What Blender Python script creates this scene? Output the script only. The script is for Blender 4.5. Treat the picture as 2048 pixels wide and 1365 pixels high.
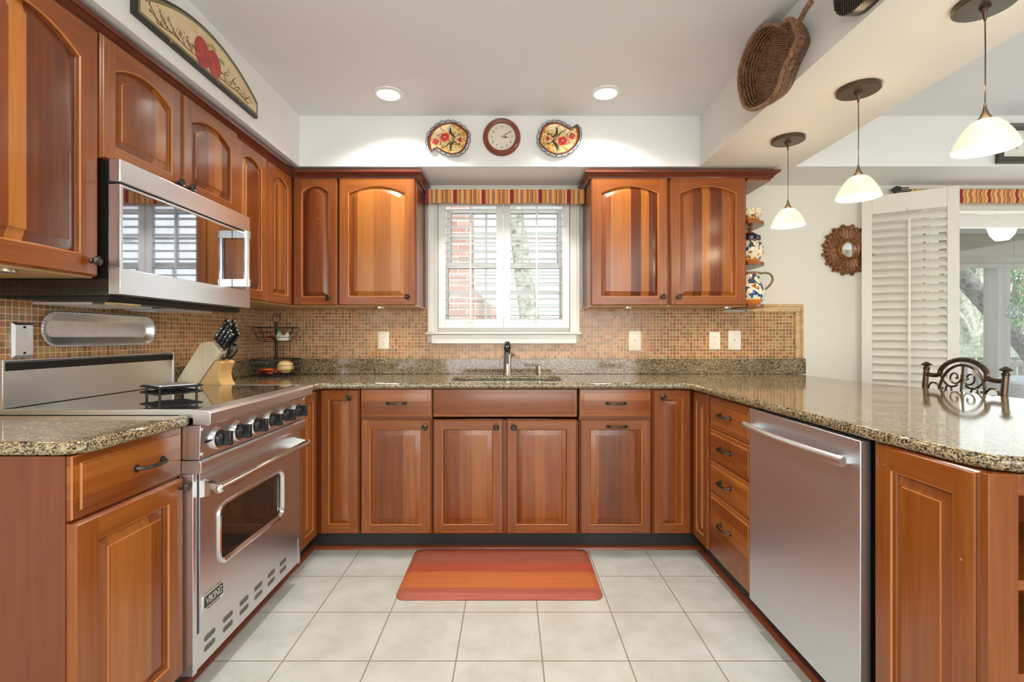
import bpy, bmesh, math, random
from mathutils import Vector, Matrix, Euler
from math import pi, sin, cos, radians
random.seed(7)
for o in list(bpy.data.objects): bpy.data.objects.remove(o)
SC = bpy.context.scene
COL = SC.collection

# ------------------------------------------------------------------ camera, world, exposure
cam_d = bpy.data.cameras.new('camera'); cam = bpy.data.objects.new('camera', cam_d); COL.objects.link(cam)
cam.location = (0, 0, 1.16); cam.rotation_euler = (pi/2, 0, 0)
cam_d.sensor_width = 36; cam_d.lens = 980/2048*36
cam_d.shift_x = 0.00195; cam_d.shift_y = -0.0046; cam_d.clip_start = 0.02
SC.camera = cam
SC.view_settings.view_transform = 'Standard'; SC.view_settings.look = 'None'
SC.view_settings.exposure = 0.06; SC.view_settings.gamma = 1.0
W = bpy.data.worlds.new('sky'); SC.world = W; W.use_nodes = True
wn = W.node_tree; wn.nodes.clear()
wo = wn.nodes.new('ShaderNodeOutputWorld'); wb = wn.nodes.new('ShaderNodeBackground')
sk = wn.nodes.new('ShaderNodeTexSky'); sk.sky_type = 'HOSEK_WILKIE'; sk.turbidity = 6; sk.ground_albedo = 0.4
sk.sun_direction = (0.3, -0.5, 0.75)
mx = wn.nodes.new('ShaderNodeMixRGB'); mx.inputs[0].default_value = 0.8; mx.inputs[2].default_value = (1, 1, 1, 1)
wn.links.new(sk.outputs[0], mx.inputs[1]); wn.links.new(mx.outputs[0], wb.inputs[0]); wb.inputs[1].default_value = 1.8
wn.links.new(wb.outputs[0], wo.inputs[0])

def lamp(name, kind, loc, energy, color=(1, 1, 1), rot=(0, 0, 0), size=.1, size_y=None, shape=None, spot=None, blend=.5, parent=None, spread=None):
    d = bpy.data.lights.new(name, kind); d.energy = energy; d.color = color
    if kind == 'AREA':
        d.size = size
        if shape: d.shape = shape
        if size_y: d.shape = 'RECTANGLE'; d.size_y = size_y
        if spread: d.spread = spread
    elif kind == 'SUN': d.angle = size
    else: d.shadow_soft_size = size
    if kind == 'SPOT': d.spot_size = spot; d.spot_blend = blend
    o = bpy.data.objects.new(name, d); COL.objects.link(o); o.location = loc; o.rotation_euler = rot
    if parent:
        o.parent = parent; o.location = Vector(loc) - parent.location
    return o
# added fill at unseen rear and side windows; daylight at patio door, sink window
lamp('fill_light_rear', 'AREA', (0.6, -2.95, 1.45), 92, (.985, .99, 1), (radians(90), 0, 0), 3.6, 1.9)
lamp('fill_light_side', 'AREA', (5.52, 0.6, 1.3), 34, (1, .99, .97), (radians(90), 0, radians(90)), 2.6, 1.8)
lamp('daylight_patio_door', 'AREA', (3.6, 3.42, 1.05), 14, (.96, .98, 1), (radians(-90), 0, 0), 1.7, 1.7)
lamp('daylight_sink_window', 'AREA', (-.04, 3.42, 1.65), 2.2, (.96, .98, 1), (radians(-90), 0, 0), .8, .8)
lamp('sun', 'SUN', (0, 0, 9), 3.2, (1, .97, .92), (radians(40), 0, radians(20)), radians(4))
EK, EC = 15, (1, .965, .91)     # power, colour of ceiling cans and added fill spots

# ------------------------------------------------------------------ materials
def S(v): return tuple(v) + ((1,) if len(v) == 3 else ())
def new_mat(name):
    m = bpy.data.materials.new(name); m.use_nodes = True
    nt = m.node_tree; b = nt.nodes['Principled BSDF']
    return m, nt, b
def N(nt, t, **k):
    n = nt.nodes.new(t)
    for a, v in k.items(): setattr(n, a, v)
    return n
def L(nt, a, b): nt.links.new(a, b)
def math_(nt, op, a, b=None, c=None):
    n = N(nt, 'ShaderNodeMath', operation=op)
    for i, v in enumerate((a, b, c)):
        if v is None: continue
        if isinstance(v, (int, float)): n.inputs[i].default_value = v
        else: L(nt, v, n.inputs[i])
    return n.outputs[0]
def ramp(nt, fac, stops, interp='LINEAR'):
    r = N(nt, 'ShaderNodeValToRGB'); r.color_ramp.interpolation = interp
    e = r.color_ramp.elements
    while len(e) < len(stops): e.new(.5)
    for i, (p, c) in enumerate(stops): e[i].position = p; e[i].color = S(c)
    L(nt, fac, r.inputs[0]); return r.outputs[0]
def mixc(nt, fac, a, b, mode='MIX'):
    n = N(nt, 'ShaderNodeMixRGB', blend_type=mode)
    for i, v in enumerate((fac, a, b)):
        if isinstance(v, (int, float)): n.inputs[i].default_value = v
        elif isinstance(v, tuple): n.inputs[i].default_value = S(v)
        else: L(nt, v, n.inputs[i])
    return n.outputs[0]
def noise(nt, vec, scale, detail=3, rough=.5, out='Fac'):
    n = N(nt, 'ShaderNodeTexNoise'); n.inputs['Scale'].default_value = scale
    n.inputs['Detail'].default_value = detail; n.inputs['Roughness'].default_value = rough
    if vec is not None: L(nt, vec, n.inputs['Vector'])
    return n.outputs[out]
def bump(nt, b, h, strength=.2, dist=.002):
    n = N(nt, 'ShaderNodeBump'); n.inputs['Strength'].default_value = strength; n.inputs['Distance'].default_value = dist
    L(nt, h, n.inputs['Height']); L(nt, n.outputs[0], b.inputs['Normal'])
def mapping(nt, vec, scale=(1, 1, 1), rot=(0, 0, 0), loc=(0, 0, 0)):
    m = N(nt, 'ShaderNodeMapping'); m.inputs['Scale'].default_value = scale; m.inputs['Rotation'].default_value = rot
    m.inputs['Location'].default_value = loc
    L(nt, vec, m.inputs[0]); return m.outputs[0]
def objcoord(nt, rnd=True):
    tc = N(nt, 'ShaderNodeTexCoord')
    if not rnd: return tc.outputs['Object']
    oi = N(nt, 'ShaderNodeObjectInfo')
    v = N(nt, 'ShaderNodeVectorMath', operation='MULTIPLY_ADD')
    c = N(nt, 'ShaderNodeCombineXYZ')
    for i in range(3): L(nt, math_(nt, 'MULTIPLY', oi.outputs['Random'], (17.3, 5.1, 9.7)[i]), c.inputs[i])
    v.inputs[1].default_value = (1, 1, 1); L(nt, tc.outputs['Object'], v.inputs[0]); L(nt, c.outputs[0], v.inputs[2])
    return v.outputs[0]
def worldpos(nt): return N(nt, 'ShaderNodeNewGeometry').outputs['Position']

def plain(name, col, rough=.5, metal=0, spec=.5, coat=0, emit=None, estr=0, trans=0, nscale=0, namt=.06, bmp=0, alpha=None, sss=0):
    m, nt, b = new_mat(name)
    b.inputs['Roughness'].default_value = rough; b.inputs['Metallic'].default_value = metal
    b.inputs['Specular IOR Level'].default_value = spec; b.inputs['Coat Weight'].default_value = coat
    b.inputs['Coat Roughness'].default_value = .08
    b.inputs['Transmission Weight'].default_value = trans
    if emit: b.inputs['Emission Color'].default_value = S(emit); b.inputs['Emission Strength'].default_value = estr
    nz = noise(nt, objcoord(nt), nscale or 14, 3)
    lo = tuple(max(0, c*(1-namt)) for c in col); hi = tuple(min(1, c*(1+namt)) for c in col)
    L(nt, ramp(nt, nz, [(.3, lo), (.7, hi)]), b.inputs['Base Color'])
    if bmp: bump(nt, b, nz, bmp)
    return m

def wood(name, axis, stave=0, c0=(.105, .021, .004), c1=(.238, .063, .0095), c2=(.405, .142, .026), rough=.27, w=.075):
    """cherry: grain runs along axis (0=x, 2=z); stave = strength of the glued-up board pattern"""
    m, nt, b = new_mat(name)
    v = objcoord(nt)
    sc = [26, 26, 26]; sc[axis] = 1.6
    g = noise(nt, mapping(nt, v, tuple(sc)), 1.6, 5, .62)
    fine = [150, 150, 150]; fine[axis] = 4
    g2 = noise(nt, mapping(nt, v, tuple(fine)), 1.0, 3, .6)
    sp = N(nt, 'ShaderNodeSeparateXYZ'); L(nt, v, sp.inputs[0])
    across = sp.outputs[2 if axis == 0 else 0]
    wob = math_(nt, 'MULTIPLY', math_(nt, 'SINE', math_(nt, 'MULTIPLY', across, 23)), .35)
    idx = math_(nt, 'FLOOR', math_(nt, 'ADD', math_(nt, 'DIVIDE', across, w), wob))
    wn_ = N(nt, 'ShaderNodeTexWhiteNoise', noise_dimensions='1D'); L(nt, idx, wn_.inputs['W'])
    oi = N(nt, 'ShaderNodeObjectInfo')
    f = math_(nt, 'MULTIPLY', g, .50)
    f = math_(nt, 'ADD', f, math_(nt, 'MULTIPLY', g2, .14))
    f = math_(nt, 'ADD', f, math_(nt, 'MULTIPLY', math_(nt, 'SUBTRACT', wn_.outputs['Value'], .5), .70*stave))
    f = math_(nt, 'ADD', f, math_(nt, 'MULTIPLY', oi.outputs['Random'], .10))
    f = math_(nt, 'ADD', f, .12)
    col = ramp(nt, f, [(.15, c0), (.48, c1), (.85, c2)])
    # small chips and dings of wear
    ch = N(nt, 'ShaderNodeTexVoronoi'); ch.inputs['Scale'].default_value = 9; L(nt, v, ch.inputs['Vector'])
    chip = math_(nt, 'LESS_THAN', ch.outputs['Distance'], .022)
    col = mixc(nt, math_(nt, 'MULTIPLY', chip, .6), col, (.75, .42, .2))
    L(nt, col, b.inputs['Base Color']); b.inputs['Roughness'].default_value = rough
    b.inputs['Coat Weight'].default_value = .14; b.inputs['Coat Roughness'].default_value = .16
    bump(nt, b, g2, .06)
    return m
M = {}
M['wv'] = wood('cherry_stile', 2, .15); M['wh'] = wood('cherry_rail', 0, .15)
M['wp'] = wood('cherry_panel', 2, .55, w=.085); M['wpu'] = wood('cherry_panel_upper', 2, 1.0, w=.07); M['wd'] = wood('cherry_drawer', 0, .55, w=.05)
M['we'] = wood('cherry_worn_edge_highlight', 2, .1, c0=(.26, .08, .018), c1=(.46, .175, .045), c2=(.60, .27, .09))  # edge highlights on beads and panel steps painted as lighter, worn wood
M['wc'] = wood('cherry_carcass', 2, .2, c0=(.09, .016, .005), c1=(.16, .034, .008), c2=(.24, .063, .013))
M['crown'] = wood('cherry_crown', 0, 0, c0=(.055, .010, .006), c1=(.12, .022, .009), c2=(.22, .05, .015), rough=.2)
M['maple'] = wood('maple_underside', 2, .3, c0=(.42, .25, .10), c1=(.52, .32, .13), c2=(.6, .38, .17), rough=.4)
M['block'] = wood('pale_block', 2, .5, c0=(.62, .50, .30), c1=(.76, .65, .43), c2=(.82, .72, .52), rough=.4, w=.03)
M['blockend'] = wood('block_end', 0, .5, c0=(.60, .33, .10), c1=(.74, .46, .17), c2=(.8, .55, .25), rough=.4, w=.03)

def granite():
    m, nt, b = new_mat('granite')
    v = worldpos(nt)
    vo = N(nt, 'ShaderNodeTexVoronoi'); vo.inputs['Scale'].default_value = 260; L(nt, v, vo.inputs['Vector'])
    bw = N(nt, 'ShaderNodeSeparateColor'); L(nt, vo.outputs['Color'], bw.inputs[0])
    n1 = noise(nt, v, 60, 3); n2 = noise(nt, v, 9, 2)
    f = math_(nt, 'ADD', math_(nt, 'MULTIPLY', bw.outputs[0], .72), math_(nt, 'MULTIPLY', n1, .28))
    f = math_(nt, 'ADD', f, math_(nt, 'MULTIPLY', math_(nt, 'SUBTRACT', n2, .5), .25))
    col = ramp(nt, f, [(.0, (.015, .014, .012)), (.31, (.035, .03, .025)), (.37, (.12, .09, .05)), (.55, (.25, .19, .10)), (.72, (.36, .275, .15)), (.9, (.48, .40, .26))])
    L(nt, col, b.inputs['Base Color']); b.inputs['Roughness'].default_value = .07; b.inputs['Specular IOR Level'].default_value = .62
    return m
M['granite'] = granite()

def grid(nt, v, ax, pitch, off, grout):
    """cell ids and grout mask for a square grid on world axes ax"""
    sp = N(nt, 'ShaderNodeSeparateXYZ'); L(nt, v, sp.inputs[0])
    ids, mask = [], None
    for k, a in enumerate(ax):
        t = math_(nt, 'DIVIDE', math_(nt, 'SUBTRACT', sp.outputs[a], off[k]), pitch)
        ids.append(math_(nt, 'FLOOR', t))
        d = math_(nt, 'ABSOLUTE', math_(nt, 'SUBTRACT', math_(nt, 'FRACT', t), .5))
        g = math_(nt, 'GREATER_THAN', d, .5-grout/pitch/2)
        mask = g if mask is None else math_(nt, 'MAXIMUM', mask, g)
    c = N(nt, 'ShaderNodeCombineXYZ'); L(nt, ids[0], c.inputs[0]); L(nt, ids[1], c.inputs[1])
    w = N(nt, 'ShaderNodeTexWhiteNoise', noise_dimensions='2D'); L(nt, c.outputs[0], w.inputs['Vector'])
    return w.outputs['Value'], mask
def mosaic(name, ax, off):
    m, nt, b = new_mat(name); v = worldpos(nt)
    val, g = grid(nt, v, ax,   .0216, off, .0023)
    tile = ramp(nt, val, [(0, (.25, .10, .04)), (.16, (.42, .19, .08)), (.34, (.27, .17, .065)), (.5, (.50, .25, .105)), (.66, (.36, .13, .05)), (.8, (.42, .28, .12)), (.93, (.19, .12, .05))], 'CONSTANT')
    nz = noise(nt, v, 160, 3)
    tile = mixc(nt, .22, tile, ramp(nt, nz, [(.3, (.22, .09, .035)), (.7, (.66, .40, .19))]))
    col = mixc(nt, g, tile, (.80, .60, .38))
    L(nt, col, b.inputs['Base Color'])
    L(nt, math_(nt, 'ADD', math_(nt, 'MULTIPLY', g, .5), .2), b.inputs['Roughness'])
    bump(nt, b, math_(nt, 'SUBTRACT', 1.0, g), .5, .0015)
    return m
M['mosB'] = mosaic('mosaic_back', (0, 2), (.003, 1.016)); M['mosL'] = mosaic('mosaic_left', (1, 2), (.008, 1.016))
def floor_mat():
    m, nt, b = new_mat('floor_tile'); v = worldpos(nt)
    val, g = grid(nt, v, (0, 1), .309, (.4248, 2.058), .005)
    n1 = noise(nt, v, 7, 5, .6); n2 = noise(nt, v, 60, 3)
    t = ramp(nt, n1, [(.3, (.50, .495, .44)), (.55, (.59, .59, .54)), (.75, (.65, .652, .605))])
    t = mixc(nt, math_(nt, 'MULTIPLY', val, .12), t, (.55, .52, .44))
    t = mixc(nt, math_(nt, 'MULTIPLY', math_(nt, 'GREATER_THAN', n2, .72), .3), t, (.45, .42, .36))
    col = mixc(nt, g, t, (.27, .225, .16))
    L(nt, col, b.inputs['Base Color']); L(nt, math_(nt, 'ADD', math_(nt, 'MULTIPLY', g, .4), .35), b.inputs['Roughness'])
    bump(nt, b, math_(nt, 'SUBTRACT', 1.0, g), .4, .002)
    return m
M['floor'] = floor_mat()
def steel(name, col=.62, rough=.22, ax=(2, 200, 2), tint=(1, .985, .96)):
    m, nt, b = new_mat(name); v = objcoord(nt)
    n = noise(nt, mapping(nt, v, ax), 3, 3, .6)
    c = tuple(col*t for t in tint)
    L(nt, ramp(nt, n, [(.3, tuple(k*.985 for k in c)), (.7, c)]), b.inputs['Base Color'])
    b.inputs['Metallic'].default_value = 1
    L(nt, math_(nt, 'ADD', math_(nt, 'MULTIPLY', n, .03), rough-.015), b.inputs['Roughness'])
    return m
M['steel'] = steel('brushed_steel', .76, .31, (3, 3, 90), (.985, 1, 1.03)); M['steelh'] = steel('brushed_steel_flat', .76, .34, (90, 3, 3), (.985, 1, 1.03))
M['chrome'] = plain('polished_steel', (.8, .79, .77), .1, 1); M['nickel'] = plain('brushed_nickel', (.56, .49, .40), .26, 1)
M['silver'] = plain('hammered_silver', (.84, .88, .94), .34, 1, nscale=30, bmp=.2)
M['dwsteel'] = steel('dishwasher_steel', .74, .40, (3, 3, 90), (.97, 1.0, 1.06))
M['bronze'] = plain('dark_bronze', (.075, .065, .055), .28, .85, nscale=90, namt=.5)
M['iron'] = plain('black_iron', (.02, .02, .02), .4, .5); M['black'] = plain('black_plastic', (.012, .012, .013), .22)
M['blackgloss'] = plain('black_enamel', (.01, .009, .008), .08, coat=.5)
M['cooktop'] = plain('cooktop_glass', (.30, .30, .31), .05, .9)
M['oveng'] = plain('oven_glass', (.022, .016, .012), .05, spec=.8)
M['mirglass'] = plain('microwave_glass', (.40, .40, .45), .03, 1)
M['wall'] = plain('wall_paint', (.76, .725, .645), .6, nscale=2, namt=.015)
M['wallw'] = plain('soffit_paint', (.79, .785, .76), .6, nscale=2, namt=.015)
M['ceil'] = plain('ceiling_paint', (.77, .78, .79), .65, nscale=2, namt=.012)
M['trim'] = plain('cream_trim', (.79, .76, .685), .35, nscale=4, namt=.02)
M['whitep'] = plain('white_shutter_paint', (.78, .78, .765), .3, nscale=4, namt=.015)
M['plate'] = plain('ivory_plate', (.85, .80, .70), .3, namt=.01)
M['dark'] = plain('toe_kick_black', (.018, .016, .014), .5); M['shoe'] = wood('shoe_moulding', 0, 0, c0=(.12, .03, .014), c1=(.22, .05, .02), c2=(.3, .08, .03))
M['trav'] = plain('travertine', (.60, .40, .19), .4, nscale=22, namt=.25)
M['cord'] = plain('bronze_fitting', (.10, .075, .05), .35, .7)
M['slot'] = plain('slot_grey', (.16, .15, .14), .4, .6)
M['glow'] = plain('lit_opal_glass', (.85, .78, .62), .3, emit=(1, .84, .50), estr=.28)
M['can'] = plain('lit_can', (1, 1, 1), .4, emit=(1, .96, .88), estr=7)
M['puck'] = plain('lit_puck', (1, 1, 1), .4, emit=(1, .9, .72), estr=18)
M['red'] = plain('red_plastic', (.4, .02, .02), .3)
M['copper'] = plain('sunburst_gilt', (.30, .135, .06), .36, .55, nscale=80, namt=.5)
M['mirror'] = plain('mirror', (.85, .85, .82), .02, 1)
M['yellow'] = plain('yellow_squash', (.80, .60, .24), .45, nscale=20, namt=.15)
M['chili'] = plain('dried_chili', (.32, .03, .012), .3, nscale=60, namt=.6)
M['chilio'] = plain('orange_chili', (.62, .13, .03), .3, nscale=60, namt=.4)
M['ceramic'] = plain('white_ceramic', (.82, .8, .74), .2)
M['weath'] = plain('weathered_wood', (.36, .345, .32), .8, nscale=18, namt=.35)
M['weathv'] = wood('weathered_post', 2, .4, c0=(.30, .28, .26), c1=(.42, .40, .38), c2=(.55, .53, .52), rough=.8); M['weathh'] = wood('weathered_beam', 0, .2, c0=(.26, .235, .19), c1=(.38, .35, .29), c2=(.48, .45, .38), rough=.8)
M['greenw'] = plain('mossy_rail', (.36, .43, .34), .8, nscale=18, namt=.3)
M['bark'] = plain('pale_bark', (.48, .50, .42), .85, nscale=16, namt=.5, bmp=.6)
M['barkd'] = plain('dark_bark', (.20, .20, .18), .85, nscale=22, namt=.7, bmp=.8)
M['leaf'] = plain('leaves', (.20, .36, .15), .6, nscale=5, namt=.6); M['leafp'] = plain('pink_blossom', (.45, .32, .28), .6)
M['ground'] = plain('lawn', (.25, .32, .18), .9, nscale=4, namt=.4)
M['blue'] = plain('pale_blue_weave', (.60, .70, .80), .6, nscale=150, namt=.25, bmp=.6)
M['chairm'] = plain('antique_bronze_iron', (.10, .07, .045), .28, .8, nscale=40, namt=.4)
M['cushion'] = plain('tan_seat', (.5, .42, .3), .8)
M['siding'] = plain('pale_siding', (.80, .84, .86), .7)
def glass(name, tint=(1, 1, 1)):
    m = bpy.data.materials.new(name); m.use_nodes = True; nt = m.node_tree; nt.nodes.clear()
    o = N(nt, 'ShaderNodeOutputMaterial'); t = N(nt, 'ShaderNodeBsdfTransparent'); g = N(nt, 'ShaderNodeBsdfGlossy')
    g.inputs['Roughness'].default_value = .02; t.inputs[0].default_value = S(tint)
    x = N(nt, 'ShaderNodeMixShader'); f = N(nt, 'ShaderNodeFresnel'); f.inputs[0].default_value = 1.5
    gb = N(nt, 'ShaderNodeNewGeometry'); L(nt, math_(nt, 'MULTIPLY', f.outputs[0], math_(nt, 'SUBTRACT', 1.0, gb.outputs['Backfacing'])), x.inputs[0]); L(nt, t.outputs[0], x.inputs[1]); L(nt, g.outputs[0], x.inputs[2]); L(nt, x.outputs[0], o.inputs[0])
    return m
M['glass'] = glass('window_glass', (.93, .96, .95)); M['floatg'] = plain('aqua_glass', (.5, .68, .70), .1, coat=.5)
def bands(name, axis, stops, pitch, src='world', wob=0, rough=.8):
    m, nt, b = new_mat(name)
    v = worldpos(nt) if src == 'world' else objcoord(nt, False)
    sp = N(nt, 'ShaderNodeSeparateXYZ'); L(nt, v, sp.inputs[0]); t = sp.outputs[axis]
    if wob: t = math_(nt, 'ADD', t, math_(nt, 'MULTIPLY', math_(nt, 'SINE', math_(nt, 'MULTIPLY', sp.outputs[2], 95)), wob))
    f = math_(nt, 'FRACT', math_(nt, 'DIVIDE', t, pitch))
    L(nt, ramp(nt, f, stops, 'CONSTANT'), b.inputs['Base Color']); b.inputs['Roughness'].default_value = rough
    bump(nt, b, noise(nt, v, 500, 2), .15)
    return m
cR, cO, cT, cB, cY = (.30, .012, .03), (.72, .31, .08), (.42, .17, .07), (.20, .10, .07), (.78, .44, .16)
VS = [(0, cR), (.11, cB), (.14, cO), (.22, cT), (.28, cY), (.37, cB), (.39, cT), (.47, cY), (.53, cO), (.60, (.40, .10, .03)), (.66, cY), (.70, cT), (.79, cB), (.81, cO), (.90, cB), (.92, cY)]
M['val'] = bands('striped_valance', 0, VS, .179); M['val2'] = bands('striped_valance_wavy', 0, VS, .179, wob=.004)
def mat_mat():
    m, nt, b = new_mat('mat_weave'); v = objcoord(nt, False)
    sp = N(nt, 'ShaderNodeSeparateXYZ'); L(nt, v, sp.inputs[0])
    f = math_(nt, 'DIVIDE', math_(nt, 'ADD', sp.outputs[1], .26), .52)
    col = ramp(nt, f, [(0, (.33, .08, .06)), (.15, (.36, .09, .065)), (.18, (.58, .155, .035)), (.43, (.54, .14, .035)), (.46, (.40, .05, .025)), (.57, (.42, .055, .03)), (.66, (.26, .07, .06)), (.80, (.27, .075, .06)), (.86, (.48, .12, .06)), (.92, (.33, .045, .022)), (1, (.34, .05, .03))])
    st = noise(nt, mapping(nt, v, (2, 260, 2)), 1, 2)
    col = mixc(nt, .35, col, ramp(nt, st, [(.35, (.25, .04, .02)), (.65, (.66, .21, .08))]))
    L(nt, col, b.inputs['Base Color']); b.inputs['Roughness'].default_value = .55
    ch = N(nt, 'ShaderNodeTexWave'); ch.inputs['Scale'].default_value = 60; L(nt, v, ch.inputs['Vector'])
    bump(nt, b, ch.outputs['Fac'], .3, .001)
    return m
M['mat'] = mat_mat()
def wicker(name, a, b_, c):
    m, nt, b = new_mat(name); v = objcoord(nt)
    n1 = noise(nt, v, 38, 4, .7)
    L(nt, ramp(nt, n1, [(.32, a), (.52, b_), (.72, c)]), b.inputs['Base Color']); b.inputs['Roughness'].default_value = .4
    w = N(nt, 'ShaderNodeTexWave'); w.inputs['Scale'].default_value = 75; w.inputs['Distortion'].default_value = 2; L(nt, v, w.inputs['Vector'])
    bump(nt, b, w.outputs['Fac'], .8, .003)
    return m
M['wick'] = wicker('dark_wicker', (.05, .022, .014), (.16, .07, .04), (.32, .16, .09))
M['wickr'] = wicker('wicker_rim', (.14, .06, .03), (.30, .15, .075), (.42, .24, .13))
def pottery(name, z0, z1, seed, blue=True):
    """glazed majolica: ochre foot, cream body with navy, green and rust motifs"""
    m, nt, b = new_mat(name); v = objcoord(nt, False)
    sp = N(nt, 'ShaderNodeSeparateXYZ'); L(nt, v, sp.inputs[0])
    zz = math_(nt, 'DIVIDE', math_(nt, 'SUBTRACT', sp.outputs[2], z0), z1-z0)
    vo = N(nt, 'ShaderNodeTexVoronoi'); vo.inputs['Scale'].default_value = 42; L(nt, mapping(nt, v, (1, 1, .8), (0, 0, 0), (seed, seed, 0)), vo.inputs['Vector'])
    dots = ramp(nt, vo.outputs['Distance'], [(0, (.35, .06, .03)), (.16, (.78, .70, .50)), (.5, (.78, .70, .50)), (.56, (.05, .06, .12))], 'CONSTANT')
    n1 = noise(nt, mapping(nt, v, (1, 1, 1), (0, 0, 0), (seed*3, 0, 0)), 24, 3, .6)
    motif = ramp(nt, n1, [(0, (.02, .05, .20)), (.39, (.02, .06, .26)), (.42, (.10, .28, .33)), (.44, (.78, .70, .5)), (.55, (.80, .72, .52)), (.58, (.62, .26, .05)), (.62, (.30, .04, .02)), (.66, (.16, .26, .08))], 'CONSTANT')
    col = mixc(nt, math_(nt, 'GREATER_THAN', zz, .62), motif, dots)
    col = mixc(nt, math_(nt, 'LESS_THAN', zz, .14), col, (.66, .22, .03))
    if blue: col = mixc(nt, math_(nt, 'GREATER_THAN', zz, .90), col, (.25, .10, .05))
    L(nt, col, b.inputs['Base Color']); b.inputs['Roughness'].default_value = .12
    return m

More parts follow.
